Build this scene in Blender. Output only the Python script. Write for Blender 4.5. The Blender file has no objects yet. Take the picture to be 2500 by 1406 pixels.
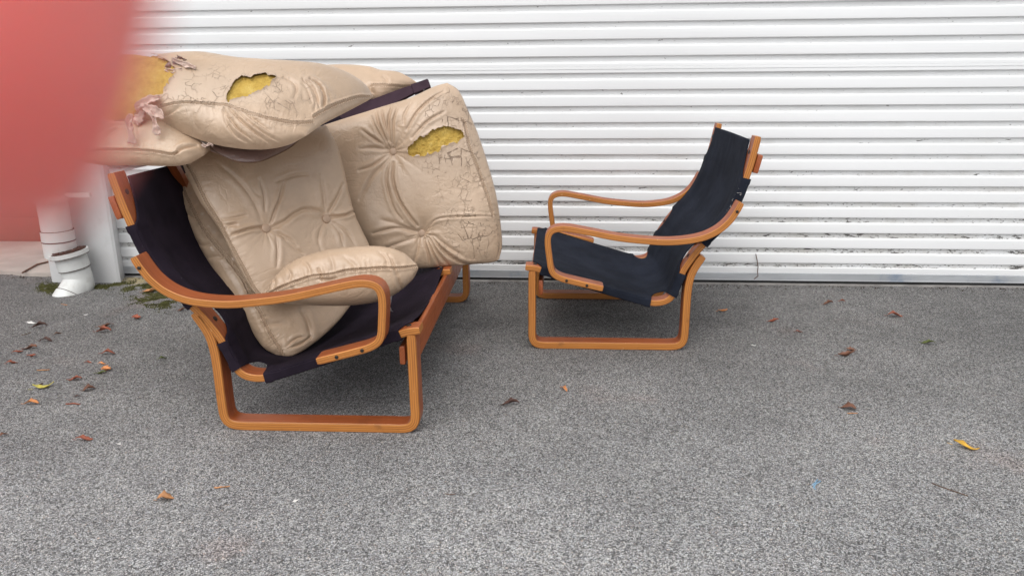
import bpy, bmesh, math, random
import numpy as np
from mathutils import Vector, Matrix

# ------------------------------------------------------------------ camera, light, exposure
S = bpy.context.scene
COL = S.collection
PITCH, ROLL, CAMH, FPX = math.radians(16.0), math.radians(0.5), 1.1, 1850.0
F_ = np.array([0, math.cos(PITCH), -math.sin(PITCH)])
R0 = np.array([1.0, 0, 0]); U0 = np.cross(R0, F_)
R_ = math.cos(ROLL) * R0 - math.sin(ROLL) * U0
U_ = math.sin(ROLL) * R0 + math.cos(ROLL) * U0
C_ = np.array([0, 0, CAMH])
cd = bpy.data.cameras.new('camera'); cam = bpy.data.objects.new('camera', cd); COL.objects.link(cam)
cam.matrix_world = Matrix(((R_[0], U_[0], -F_[0], C_[0]), (R_[1], U_[1], -F_[1], C_[1]), (R_[2], U_[2], -F_[2], C_[2]), (0, 0, 0, 1)))
cd.sensor_width = 36; cd.lens = FPX / 2500 * 36; cd.clip_start = 0.002; cd.clip_end = 300
cd.dof.use_dof = True; cd.dof.focus_distance = 2.9; cd.dof.aperture_fstop = 8.5
S.camera = cam

W = bpy.data.worlds.new('World'); S.world = W; W.use_nodes = True
wn = W.node_tree; wn.nodes.clear()
sky = wn.nodes.new('ShaderNodeTexSky'); sky.sky_type = 'NISHITA'; sky.sun_disc = False
SUN_EL, SUN_AZ = math.radians(57), math.radians(196)      # azimuth measured clockwise from +y
sky.sun_elevation = SUN_EL; sky.sun_rotation = SUN_AZ; sky.air_density = 1.0; sky.dust_density = 3.0; sky.ozone_density = 1.0
hs = wn.nodes.new('ShaderNodeHueSaturation'); hs.inputs['Saturation'].default_value = 0.26
bg = wn.nodes.new('ShaderNodeBackground'); bg.inputs[1].default_value = 0.15
wo = wn.nodes.new('ShaderNodeOutputWorld')
wn.links.new(sky.outputs[0], hs.inputs['Color']); wn.links.new(hs.outputs[0], bg.inputs[0]); wn.links.new(bg.outputs[0], wo.inputs[0])
sd = bpy.data.lights.new('sun', 'SUN'); sd.energy = 1.1; sd.angle = math.radians(75); sd.color = (1, .985, .955)
sun = bpy.data.objects.new('sun', sd); COL.objects.link(sun)
sv = Vector((math.sin(SUN_AZ) * math.cos(SUN_EL), math.cos(SUN_AZ) * math.cos(SUN_EL), math.sin(SUN_EL)))
sun.rotation_euler = sv.to_track_quat('Z', 'Y').to_euler()
S.view_settings.view_transform = 'Standard'; S.view_settings.look = 'None'
S.view_settings.gamma = 1; S.view_settings.use_curve_mapping = False
S.view_settings.exposure = 0.29
S.render.engine = 'CYCLES'

# ------------------------------------------------------------------ small maths
def ray(x, y): return F_ + (x - 1250) / FPX * R_ - (y - 703) / FPX * U_
def at(x, y, Y):                       # the point at world depth Y that the photograph shows at (x, y)
    d = ray(x, y); return C_ + d * (Y / d[1])
def gnd(x, y, z=0.0):
    d = ray(x, y); return C_ + d * ((z - CAMH) / d[2])
def on_plane(x, y, P, n):
    d = ray(x, y); return C_ + d * (((P - C_) @ n) / (d @ n))
def to_px(P):                          # (N,3) -> photograph pixels
    d = P - C_; z = d @ F_
    return 1250 + FPX * (d @ R_) / z, 703 - FPX * (d @ U_) / z
def hsh(i, j, s):
    v = np.sin(i * 127.1 + j * 311.7 + s * 74.7) * 43758.5453
    return v - np.floor(v)
def vn(x, y, s=0):                     # smooth value noise, 0..1
    x = np.asarray(x, float); y = np.asarray(y, float) + 0 * x
    i = np.floor(x); j = np.floor(y); u = x - i; v = y - j
    u = u * u * (3 - 2 * u); v = v * v * (3 - 2 * v)
    return ((hsh(i, j, s) * (1 - u) + hsh(i + 1, j, s) * u) * (1 - v) + (hsh(i, j + 1, s) * (1 - u) + hsh(i + 1, j + 1, s) * u) * v)
def fbm(x, y, s=0, o=3):
    r = 0; a = .5; t = 0
    for k in range(o): r = r + a * vn(x * 2 ** k, y * 2 ** k, s + k); t += a; a *= .5
    return r / t
def smooth(pts, n):                    # Catmull-Rom through pts, n samples even in arc length
    p = np.array(pts, float); m = len(p)
    if m < 3:
        t = np.linspace(0, 1, n)[:, None]; return p[0] * (1 - t) + p[-1] * t
    q = np.vstack([2 * p[0] - p[1], p, 2 * p[-1] - p[-2]]); out = []
    for i in range(m - 1):
        a, b, c, d = q[i:i + 4]; t = np.linspace(0, 1, 24, endpoint=False)[:, None]
        out.append(.5 * ((2 * b) + (-a + c) * t + (2 * a - 5 * b + 4 * c - d) * t ** 2 + (-a + 3 * b - 3 * c + d) * t ** 3))
    o = np.vstack(out + [p[-1:]]); L = np.r_[0, np.cumsum(np.linalg.norm(np.diff(o, axis=0), axis=1))]
    T = np.linspace(0, L[-1], n)
    return np.stack([np.interp(T, L, o[:, k]) for k in range(p.shape[1])], 1)
def poly_dist(x, y, pts):              # distance to a polyline and 0..1 position along it, plus length
    p = np.array(pts, float); L = np.r_[0, np.cumsum(np.linalg.norm(np.diff(p, axis=0), axis=1))]
    best = np.full(x.shape, 1e9); tt = np.zeros(x.shape)
    for i in range(len(p) - 1):
        a, b = p[i], p[i + 1]; d = b - a; l2 = max(d @ d, 1e-9)
        t = np.clip(((x - a[0]) * d[0] + (y - a[1]) * d[1]) / l2, 0, 1)
        r = np.hypot(x - a[0] - t * d[0], y - a[1] - t * d[1])
        m = r < best; best = np.where(m, r, best); tt = np.where(m, L[i] + t * (L[i + 1] - L[i]), tt)
    return best, tt / L[-1], L[-1]
def in_poly(x, y, pts):
    c = np.zeros(x.shape, bool); n = len(pts)
    for i in range(n):
        x1, y1 = pts[i]; x2, y2 = pts[(i + 1) % n]
        c ^= ((y1 > y) != (y2 > y)) & (x < (x2 - x1) * (y - y1) / (y2 - y1 + 1e-12) + x1)
    return c

# ------------------------------------------------------------------ objects
def tag(o, label=None, cat=None, group=None, kind=None):
    if label: o['label'] = label
    if cat: o['category'] = cat
    if group: o['group'] = group
    if kind: o['kind'] = kind
    return o
def empty(name, loc=(0, 0, 0), rz=0.0, **k):
    o = bpy.data.objects.new(name, None); COL.objects.link(o); o.empty_display_size = .1
    o.location = loc; o.rotation_euler = (0, 0, rz); return tag(o, **k)
def link(name, me, parent=None, mats=(), sm=False, **k):
    for m in mats: me.materials.append(m)
    if sm:
        me.polygons.foreach_set('use_smooth', [True] * len(me.polygons))
    o = bpy.data.objects.new(name, me); COL.objects.link(o)
    if parent: o.parent = parent
    return tag(o, **k)
def from_bm(name, bm, parent=None, mats=(), sm=False, fix=True, **k):
    if fix: bmesh.ops.recalc_face_normals(bm, faces=bm.faces)
    me = bpy.data.meshes.new(name); bm.to_mesh(me); bm.free(); me.set_sharp_from_angle(angle=math.radians(34))
    return link(name, me, parent, mats, sm, **k)
def grid_mesh(name, P, keep=None, attrs=None, close=False):
    """P (n,m,3) grid to mesh; keep: bool (n,m) of vertices whose faces stay."""
    n, m = P.shape[:2]; idx = np.arange(n * m).reshape(n, m)
    f = np.stack([idx[:-1, :-1], idx[1:, :-1], idx[1:, 1:], idx[:-1, 1:]], -1).reshape(-1, 4)
    if keep is not None:
        k = keep.reshape(-1); f = f[k[f].all(1)]
    return raw_mesh(name, P.reshape(-1, 3), f, attrs)
def raw_mesh(name, V, f, attrs=None):
    used = np.zeros(len(V), bool); used[f.reshape(-1)] = True
    mp = np.cumsum(used) - 1; V2 = V[used]; f = mp[f]
    me = bpy.data.meshes.new(name); me.vertices.add(len(V2)); me.vertices.foreach_set('co', V2.astype(np.float32).ravel())
    q = f.shape[1]; me.loops.add(f.size); me.loops.foreach_set('vertex_index', f.astype(np.int32).ravel())
    me.polygons.add(len(f)); me.polygons.foreach_set('loop_start', np.arange(0, f.size, q, dtype=np.int32))
    me.polygons.foreach_set('loop_total', np.full(len(f), q, np.int32))
    me.update(calc_edges=True)
    for nm, a in (attrs or {}).items():
        at_ = me.attributes.new(nm, 'FLOAT', 'POINT'); at_.data.foreach_set('value', a.reshape(-1)[used].astype(np.float32))
    me.validate(); return me
def add_box(bm, x0, x1, y0, y1, z0, z1, mi=0, bev=0.0, M=None):
    r = bmesh.ops.create_cube(bm, size=1.0)
    for v in r['verts']:
        v.co = Vector(((x0 + x1) / 2 + v.co.x * (x1 - x0), (y0 + y1) / 2 + v.co.y * (y1 - y0), (z0 + z1) / 2 + v.co.z * (z1 - z0)))
    fs = list({f for v in r['verts'] for f in v.link_faces})
    for f in fs: f.material_index = mi
    vs = set(r['verts'])
    if bev:
        es = list({e for v in r['verts'] for e in v.link_edges})
        o = bmesh.ops.bevel(bm, geom=es, offset=bev, segments=2, affect='EDGES', profile=.6)
        vs |= set(o['verts'])
        vs = {v for v in vs if v.is_valid}
    if M is not None: bmesh.ops.transform(bm, matrix=M, verts=list(vs))

# ------------------------------------------------------------------ materials
def mat(name, col=(.5, .5, .5), rough=.6, spec=.5, metal=0):
    m = bpy.data.materials.new(name); m.use_nodes = True; b = m.node_tree.nodes['Principled BSDF']
    b.inputs['Base Color'].default_value = (*col, 1); b.inputs['Roughness'].default_value = rough
    b.inputs['Specular IOR Level'].default_value = spec; b.inputs['Metallic'].default_value = metal
    return m, m.node_tree, b
class NT:
    def __init__(s, t): s.t = t
    def n(s, ty, **k):
        o = s.t.nodes.new(ty)
        for a, v in k.items():
            if a.startswith('_'): o.inputs[a[1:].replace('_', ' ')].default_value = v
            else: setattr(o, a, v)
        return o
    def l(s, a, b): s.t.links.new(a, b)
    def math(s, op, a, b=None, c=None, clamp=False):
        o = s.t.nodes.new('ShaderNodeMath'); o.operation = op; o.use_clamp = clamp
        for i, v in enumerate((a, b, c)):
            if v is None: continue
            if isinstance(v, (int, float)): o.inputs[i].default_value = v
            else: s.l(v, o.inputs[i])
        return o.outputs[0]
    def noise(s, vec, scale, det=2, rough=.5, dist=0):
        o = s.n('ShaderNodeTexNoise'); o.inputs['Scale'].default_value = scale; o.inputs['Detail'].default_value = det
        o.inputs['Roughness'].default_value = rough; o.inputs['Distortion'].default_value = dist
        if vec is not None: s.l(vec, o.inputs['Vector'])
        return o.outputs['Fac']
    def vor(s, vec, scale, feature='F1', out='Distance', rnd=1):
        o = s.n('ShaderNodeTexVoronoi', feature=feature); o.inputs['Scale'].default_value = scale; o.inputs['Randomness'].default_value = rnd
        s.l(vec, o.inputs['Vector']); return o.outputs[out]
    def ramp(s, fac, stops, interp='LINEAR'):
        o = s.n('ShaderNodeValToRGB'); s.l(fac, o.inputs[0]); e = o.color_ramp.elements; o.color_ramp.interpolation = interp
        while len(e) < len(stops): e.new(.5)
        for i, (p, c) in enumerate(stops):
            e[i].position = p; e[i].color = (*c, 1) if len(c) == 3 else c
        return o.outputs[0]
    def smooth(s, v, a, b, lo=0.0, hi=1.0):
        o = s.n('ShaderNodeMapRange'); o.interpolation_type = 'SMOOTHSTEP'; s.l(v, o.inputs[0])
        for i, q in enumerate((a, b, lo, hi)): o.inputs[i + 1].default_value = q
        return o.outputs[0]
    def mix(s, f, a, b, ty='MIX'):
        o = s.n('ShaderNodeMix', data_type='RGBA', blend_type=ty)
        for i, v in ((0, f), (6, a), (7, b)):
            if isinstance(v, (int, float)): o.inputs[i].default_value = v
            elif isinstance(v, tuple): o.inputs[i].default_value = (*v, 1)
            else: s.l(v, o.inputs[i])
        return o.outputs[2]
    def mapping(s, vec, scale):
        o = s.n('ShaderNodeMapping'); s.l(vec, o.inputs[0]); o.inputs['Scale'].default_value = scale; return o.outputs[0]
    def pos(s): return s.n('ShaderNodeNewGeometry').outputs['Position']
    def obj(s): return s.n('ShaderNodeTexCoord').outputs['Object']
    def attr(s, nm): return s.n('ShaderNodeAttribute', attribute_name=nm).outputs['Fac']
    def bump(s, h, dist, strength=1.0, prev=None):
        o = s.n('ShaderNodeBump'); o.inputs['Distance'].default_value = dist; o.inputs['Strength'].default_value = strength
        s.l(h, o.inputs['Height'])
        if prev is not None: s.l(prev, o.inputs['Normal'])
        return o.outputs[0]

def m_asphalt():
    m, t, b = mat('asphalt', rough=.85, spec=.25); k = NT(t); p = k.pos()
    wob = k.n('ShaderNodeTexNoise'); wob.inputs['Scale'].default_value = 160; k.l(p, wob.inputs['Vector'])
    add = k.n('ShaderNodeMix', data_type='VECTOR'); add.inputs[0].default_value = .012
    k.l(p, add.inputs[4]); k.l(wob.outputs['Color'], add.inputs[5]); pv = add.outputs[1]
    cell = k.vor(pv, 290, out='Color'); sp = k.n('ShaderNodeSeparateColor'); k.l(cell, sp.inputs[0])
    d = k.vor(pv, 290)
    e = k.vor(pv, 290, feature='DISTANCE_TO_EDGE')
    stone = k.ramp(sp.outputs[0], [(0, (.12, .12, .12)), (.22, (.31, .31, .308)), (.47, (.58, .58, .572)), (.68, (.83, .828, .815)), (1, (.95, .948, .925))])
    tint = k.ramp(sp.outputs[1], [(0, (1, .98, .95)), (.5, (1, 1, 1.01)), (.95, (.93, .97, 1.03)), (1, (1.05, .88, .76))])
    stone = k.mix(1.0, stone, tint, 'MULTIPLY')
    gap = k.smooth(e, 0.0, 0.16)
    colr = k.mix(gap, (.045, .044, .043), stone)
    fine = k.noise(p, 420, 3, .7)
    colr = k.mix(1.0, colr, k.ramp(fine, [(.3, (.5, .5, .505)), (.7, (1.4, 1.4, 1.41))]), 'MULTIPLY')
    big = k.noise(p, 1.1, 4, .6); mid = k.noise(p, 6, 4, .65)
    colr = k.mix(1.0, colr, k.ramp(big, [(.3, (.82, .82, .82)), (.7, (1.16, 1.15, 1.14))]), 'MULTIPLY')
    colr = k.mix(1.0, colr, k.ramp(mid, [(.3, (.86, .85, .85)), (.7, (1.12, 1.12, 1.11))]), 'MULTIPLY')
    cl = k.noise(p, 80, 3, .65)
    colr = k.mix(1.0, colr, k.ramp(cl, [(.34, (.82, .82, .82)), (.66, (1.16, 1.16, 1.16))]), 'MULTIPLY')
    red = k.smooth(k.noise(p, 2.3, 3, .5), .6, .74, 0, .35)
    colr = k.mix(red, colr, k.mix(1.0, colr, (1.25, .95, .88), 'MULTIPLY'))
    # damp dirt plus soft shade toward the building, painted into the colour
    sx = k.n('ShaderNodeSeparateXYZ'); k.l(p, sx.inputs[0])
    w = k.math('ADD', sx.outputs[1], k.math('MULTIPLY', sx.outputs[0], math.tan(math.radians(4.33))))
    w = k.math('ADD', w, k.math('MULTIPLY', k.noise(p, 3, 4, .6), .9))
    dirt_shade = k.smooth(w, 1.3, 3.7, 0, 1.0)
    colr = k.mix(dirt_shade, colr, k.mix(1.0, colr, (.52, .51, .50), 'MULTIPLY'))
    k.l(colr, b.inputs['Base Color'])
    hgt = k.math('ADD', k.math('MULTIPLY', k.math('SUBTRACT', 1.0, d), 1.0), k.math('MULTIPLY', sp.outputs[2], .5))
    k.l(k.bump(hgt, .003, .8), b.inputs['Normal']); return m
def m_leather(name='leather', base=(.52, .375, .258)):
    m, t, b = mat(name, rough=.36, spec=.62); k = NT(t); p = k.obj()
    g1 = k.noise(p, 3.5, 4, .6); g2 = k.noise(p, 18, 4, .6); g3 = k.noise(p, 260, 2, .5)
    c = k.mix(k.smooth(g1, .35, .7), tuple(x * .9 for x in base), tuple(x * 1.1 for x in base))
    c = k.mix(k.smooth(g2, .55, .8, 0, .35), c, k.mix(1.0, c, (.8, .74, .68), 'MULTIPLY'))
    worn = k.attr('worn'); crack = k.attr('crack'); seam = k.attr('seam'); grime = k.attr('grime')
    c = k.mix(k.math('MULTIPLY', worn, .55), c, (.58, .455, .345))
    c = k.mix(k.math('MULTIPLY', grime, k.smooth(g2, .3, .65, .25, .8)), c, (.22, .14, .085))
    wv = k.n('ShaderNodeTexNoise'); wv.inputs['Scale'].default_value = 14; wv.inputs['Detail'].default_value = 3; k.l(p, wv.inputs['Vector'])
    add = k.n('ShaderNodeMix', data_type='VECTOR'); add.inputs[0].default_value = .022
    k.l(p, add.inputs[4]); k.l(wv.outputs['Color'], add.inputs[5]); pv = add.outputs[1]
    gt = lambda sc, a_, b_2: k.smooth(k.noise(p, sc, 2, .6), a_, b_2)
    pm = k.mapping(pv, (1, 1.3, .8)); pm2 = k.mapping(pv, (1.5, .9, 1.2))
    c1 = k.math('MAXIMUM', k.math('MULTIPLY', k.smooth(k.vor(pm, 19, 'DISTANCE_TO_EDGE'), .010, .035, 1, 0), gt(16, .46, .56)), k.math('MULTIPLY', k.smooth(k.vor(pm2, 33, 'DISTANCE_TO_EDGE'), .015, .05, 1, 0), gt(24, .50, .58)))
    c2 = k.math('MULTIPLY', k.smooth(k.vor(pm2, 80, 'DISTANCE_TO_EDGE'), 0.02, .10, 1, 0), gt(30, .48, .56))
    br = k.smooth(k.noise(p, 9, 3, .6), .32, .50)
    br2 = k.smooth(k.noise(p, 13, 3, .6), .45, .62)
    cr = k.math('MULTIPLY', crack, k.math('MAXIMUM', k.math('MULTIPLY', c1, br), k.math('MULTIPLY', k.math('MULTIPLY', c2, br2), k.smooth(crack, .35, .9, 0, .5))), clamp=True)
    c = k.mix(k.math('MULTIPLY', cr, .68), c, (.13, .075, .045))
    c = k.mix(k.math('MULTIPLY', k.smooth(k.noise(p, 6.5, 5, .7), .50, .70), .22), c, (.30, .20, .125))
    c = k.mix(k.math('MULTIPLY', seam, .35), c, (.13, .075, .045))
    k.l(c, b.inputs['Base Color'])
    rr = k.math('ADD', .25, k.math('MULTIPLY', g2, .16)); rr = k.math('ADD', rr, k.math('MULTIPLY', cr, .25)); k.l(rr, b.inputs['Roughness'])
    hgt = k.math('ADD', k.math('MULTIPLY', g3, .25), k.math('MULTIPLY', k.noise(p, 70, 3, .6), .5))
    wr = lambda sc, dd, ds: k.math('ABSOLUTE', k.math('SUBTRACT', k.noise(k.mapping(p, dd), sc, 3, .55, ds), .5))
    creas = k.math('MULTIPLY', k.math('ADD', k.smooth(wr(9, (1, 1, 1.6), 1.2), 0, .06), k.math('MULTIPLY', k.smooth(wr(24, (1.4, 1, .8), .8), 0, .08), .5)), k.smooth(k.noise(p, 3.1, 2), .35, .6, .2, 1))
    n0 = k.bump(creas, .0018, .32)
    n1 = k.bump(hgt, .0012, .6, n0)
    k.l(k.bump(k.math('SUBTRACT', 1.0, cr), .003, 1, n1), b.inputs['Normal']); return m
def m_foam():
    m, t, b = mat('foam', rough=.95, spec=.1); k = NT(t); p = k.obj()
    g = k.noise(p, 22, 5, .7); h = k.noise(p, 160, 3, .7)
    c = k.ramp(g, [(.25, (.35, .215, .045)), (.5, (.52, .35, .085)), (.75, (.64, .48, .16))])
    c = k.mix(k.smooth(h, .62, .74, 0, .8), c, (.20, .10, .02))
    k.l(c, b.inputs['Base Color']); k.l(k.bump(k.math('ADD', g, h), .002, 1), b.inputs['Normal']); return m
def m_wood():
    m, t, b = mat('stained_wood', rough=.38, spec=.45); k = NT(t); uv = k.n('ShaderNodeUVMap').outputs[0]
    q = k.mapping(uv, (6, 160, 1)); g = k.noise(q, 1.0, 4, .6, .3)
    g2 = k.noise(k.mapping(uv, (1.5, 20, 1)), 1, 3, .5)
    c = k.ramp(g, [(.3, (.26, .062, .018)), (.55, (.35, .092, .027)), (.8, (.43, .128, .040))])
    c = k.mix(1.0, c, k.ramp(g2, [(.3, (.85, .85, .85)), (.7, (1.12, 1.1, 1.08))]), 'MULTIPLY')
    po = k.obj(); c = k.mix(k.smooth(k.noise(po, 9, 4, .7), .52, .72, 0, .45), c, (.17, .045, .016)); rr = k.math('ADD', .28, k.math('MULTIPLY', k.noise(po, 22, 3, .6), .3)); k.l(rr, b.inputs['Roughness'])
    k.l(c, b.inputs['Base Color']); k.l(k.bump(g, .0006, .5), b.inputs['Normal']); return m
def m_ply():
    m, t, b = mat('ply_edge', rough=.42, spec=.4); k = NT(t); uv = k.n('ShaderNodeUVMap').outputs[0]
    sp = k.n('ShaderNodeSeparateXYZ'); k.l(uv, sp.inputs[0])
    wob = k.math('MULTIPLY', k.math('SUBTRACT', k.noise(k.mapping(uv, (5, 60, 1)), 1, 2), .5), .0022)
    v = k.math('MULTIPLY', k.math('ADD', sp.outputs[1], wob), 1 / .0068)      # plies about 5 mm thick
    fr = k.math('FRACT', v)
    line = k.smooth(k.math('ABSOLUTE', k.math('SUBTRACT', fr, .5)), .03, .17, 1, 0)
    g = k.noise(k.mapping(uv, (7, 420, 1)), 1, 3, .6)
    c = k.ramp(g, [(.25, (.37, .135, .032)), (.55, (.51, .20, .046)), (.8, (.62, .275, .072))])
    cell = k.math('FLOOR', v); cc = k.n('ShaderNodeTexWhiteNoise', noise_dimensions='1D'); k.l(cell, cc.inputs['W'])
    c = k.mix(1.0, c, k.ramp(cc.outputs['Value'], [(0, (.86, .84, .80)), (1, (1.1, 1.1, 1.1))]), 'MULTIPLY')
    c = k.mix(k.math('MULTIPLY', line, .6), c, (.09, .022, .008))
    po = k.obj(); c = k.mix(k.smooth(k.noise(po, 13, 4, .7), .56, .74, 0, .5), c, (.22, .085, .028)); c = k.mix(k.smooth(k.noise(po, 60, 3, .7), .66, .74, 0, .5), c, (.75, .50, .26))
    k.l(c, b.inputs['Base Color']); return m
def m_canvas(name, base):
    m, t, b = mat(name, rough=.92, spec=.15); k = NT(t); p = k.obj()
    g = k.noise(p, 7, 4, .6); f = k.noise(p, 500, 2, .6); l = k.noise(p, 45, 4, .7)
    c = k.mix(k.smooth(g, .3, .7), tuple(x * .8 for x in base), tuple(x * 1.3 for x in base))
    c = k.mix(k.smooth(l, .62, .78, 0, .12), c, (.06, .06, .07))
    lint = k.math('MULTIPLY', k.smooth(k.vor(p, 42), .0, .075, 1, 0), k.smooth(k.noise(p, 5, 2), .46, .6))
    q = k.mapping(p, (14, 30, 14)); scr = k.math('MULTIPLY', k.smooth(k.noise(q, 2.2, 4, .75, 1.5), .70, .76), k.smooth(k.noise(p, 4.3, 2), .56, .64))
    c = k.mix(k.math('MULTIPLY', k.math('MAXIMUM', lint, scr), .55), c, (.42, .42, .44))
    k.l(c, b.inputs['Base Color']); k.l(k.bump(k.math('ADD', f, k.math('MULTIPLY', g, 3)), .0015, .6), b.inputs['Normal'])
    b.inputs['Specular IOR Level'].default_value = .12; return m
def m_shutter():
    m, t, b = mat('shutter_paint', rough=.42, spec=.45); k = NT(t); p = k.pos()
    rec = k.attr('recess'); sp = k.n('ShaderNodeSeparateXYZ'); k.l(p, sp.inputs[0]); z = sp.outputs[2]
    low = k.smooth(z, .08, 1.25, 1, 0)
    q = k.mapping(p, (16, 16, 60)); q2 = k.mapping(p, (55, 55, 150))
    n1 = k.noise(q, 1, 4, .65, .5); n2 = k.noise(q2, 1, 3, .6, .4)
    thr = k.math('SUBTRACT', n1, k.math('MULTIPLY', k.math('SUBTRACT', 1.0, k.math('MULTIPLY', low, low)), .105))
    s1 = k.smooth(thr, .585, .61)
    thr2 = k.math('SUBTRACT', n2, k.math('MULTIPLY', k.math('SUBTRACT', 1.0, k.math('MULTIPLY', low, low)), .09))
    s2 = k.smooth(thr2, .605, .63)
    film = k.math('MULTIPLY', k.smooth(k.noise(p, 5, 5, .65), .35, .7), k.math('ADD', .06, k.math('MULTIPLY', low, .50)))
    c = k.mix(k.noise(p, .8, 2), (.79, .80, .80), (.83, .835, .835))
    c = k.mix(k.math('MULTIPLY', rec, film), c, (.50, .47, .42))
    spots = k.math('MULTIPLY', k.math('MAXIMUM', s1, s2), k.smooth(rec, .35, .8))
    c = k.mix(k.math('MULTIPLY', spots, .9), c, (.045, .038, .03))
    fl = k.math('MULTIPLY', k.smooth(k.noise(k.mapping(p, (40, 40, 60)), 1, 3, .6), .76, .78), low)
    c = k.mix(k.math('MULTIPLY', fl, .6), c, (.1, .085, .07))
    k.l(c, b.inputs['Base Color'])
    k.l(k.math('ADD', .36, k.math('MULTIPLY', rec, .25)), b.inputs['Roughness'])
    k.l(k.bump(k.noise(p, 2.5, 2), .01, .25), b.inputs['Normal']); return m
def m_simple(name, base, rough=.7, var=.15, sc=6, stain=None, spec=.4, bump=.001, metal=0, fine=40):
    m, t, b = mat(name, base, rough, spec, metal); k = NT(t); p = k.pos()
    g = k.noise(p, sc, 4, .6); h = k.noise(p, fine, 3, .6)
    c = k.mix(k.smooth(g, .3, .7), tuple(x * (1 - var) for x in base), tuple(x * (1 + var) for x in base))
    if stain: c = k.mix(k.smooth(k.noise(p, sc * 2.3, 5, .7), .5, .75, 0, stain[1]), c, stain[0])
    k.l(c, b.inputs['Base Color']); k.l(k.bump(h, bump, .6), b.inputs['Normal']); return m
M = {}
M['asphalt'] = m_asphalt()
M['leather'] = m_leather()
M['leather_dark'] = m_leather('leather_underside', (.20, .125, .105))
M['suede'] = m_simple('torn_leather_back', (.60, .46, .39), .9, .15, 25)
M['button'] = m_simple('button_leather', (.43, .30, .21), .45, .08, 20)
M['thread'] = m_simple('thread', (.17, .10, .06), .8, .1, 60)
M['foam'] = m_foam(); M['wood'] = m_wood(); M['ply'] = m_ply()
M['canvas'] = m_canvas('charcoal_canvas', (.0150, .0180, .0275))
M['canvas_p'] = m_canvas('purple_black_canvas', (.0185, .0130, .0210))
M['canvas_m'] = m_canvas('faded_purple_canvas', (.055, .034, .046))
M['shutter'] = m_shutter()
M['alu'] = m_simple('aluminium', (.66, .68, .70), .30, .12, 2.2, ((.30, .38, .50), .75), metal=.35, bump=.0004)
M['rubber'] = m_simple('black_rubber', (.02, .02, .02), .8)
M['pillar'] = m_simple('grey_paint', (.60, .60, .60), .5, .05, 2.5, ((.36, .35, .32), .35), bump=.0006)
M['pvc'] = m_simple('white_pvc', (.68, .69, .67), .38, .05, 5, ((.40, .38, .33), .45), bump=.0005)
M['red'] = m_simple('red_paint', (.27, .075, .05), .6, .1, 2, ((.2, .06, .045), .4))
M['concrete'] = m_simple('concrete', (.44, .385, .345), .9, .18, 2.5, ((.27, .24, .2), .5), bump=.004)
M['grey_concrete'] = m_simple('grey_concrete', (.30, .285, .27), .9, .25, 12, ((.12, .11, .10), .6), bump=.004)
M['render_wall'] = m_simple('painted_wall', (.62, .62, .60), .8, .06, 1.5)
M['moss'] = m_simple('moss', (.060, .060, .022), .95, .5, 30, ((.11, .09, .05), .8), spec=.1, bump=.004)
M['sand'] = m_simple('sand_grains', (.38, .32, .19), .95, .3, 60)
M['debris'] = m_simple('leaf_litter', (.05, .03, .02), .95, .4, 60)
M['bolt'] = m_simple('dark_steel', (.05, .045, .042), .4, .1, 30, metal=.7)
M['twig'] = m_simple('twig', (.12, .07, .045), .9, .2, 60)
M['plastic'] = m_simple('clear_film', (.62, .62, .62), .25, .1, 30, bump=.002)
M['blue'] = m_simple('blue_fibre', (.2, .42, .62), .6)
M['white_bit'] = m_simple('white_chip', (.75, .73, .7), .7)
M['blackgap'] = m_simple('dark_fabric', (.02, .015, .02), .95)

# ------------------------------------------------------------------ ground and building
WY, WD = math.radians(4.33), 3.984
wt = np.array([math.cos(WY), -math.sin(WY), 0]); wnn = np.array([-math.sin(WY), -math.cos(WY), 0]); wp = np.array([0, WD, 0])
def wall_pt(s, z, out=0.0): return wp + wt * s + wnn * out + np.array([0, 0, z])
def quad_sheet(name, pts, z, m, kind='structure', th=0.0, **k):
    bm = bmesh.new(); v = [bm.verts.new((p[0], p[1], z)) for p in pts]; f = bm.faces.new(v)
    if th:
        r = bmesh.ops.extrude_face_region(bm, geom=[f])
        for e in r['geom']:
            if isinstance(e, bmesh.types.BMVert): e.co.z -= th
    return from_bm(name, bm, None, [m], kind=kind, **k)
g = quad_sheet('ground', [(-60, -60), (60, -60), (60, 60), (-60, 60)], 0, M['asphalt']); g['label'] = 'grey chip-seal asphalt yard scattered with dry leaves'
random.seed(3)
# concrete slab in front of the red wall, with a broken front edge
sl0, sl1 = gnd(-900, 640), gnd(140, 676)
front = []
for i in range(41):
    t = i / 40; p = sl0 * (1 - t) + sl1 * t
    front.append((p[0], p[1] + random.uniform(-.012, .012)))
bk1, bk0 = gnd(140, 596), gnd(-900, 560)
o = quad_sheet('concrete_slab', front + [(bk1[0] + .5, bk1[1] + .3), (bk0[0], bk0[1] + .6)], .022, M['concrete'], th=.03)
o['label'] = 'pale concrete slab at far left in front of the red wall'
a, b_ = wall_pt(-2.19, 0, .034), wall_pt(8, 0, .034); c2_, d2_ = wall_pt(8, 0, -.3), wall_pt(-2.19, 0, -.3)
edge = []
for i in range(120):
    t = i / 119; p = a * (1 - t) + b_ * t
    edge.append((p[0], p[1] + random.uniform(-.006, .008)))
o = quad_sheet('threshold', edge + [(c2_[0], c2_[1]), (d2_[0], d2_[1])], .006, M['grey_concrete'], th=.012)
o['label'] = 'thin concrete strip under the roller shutter'

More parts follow.
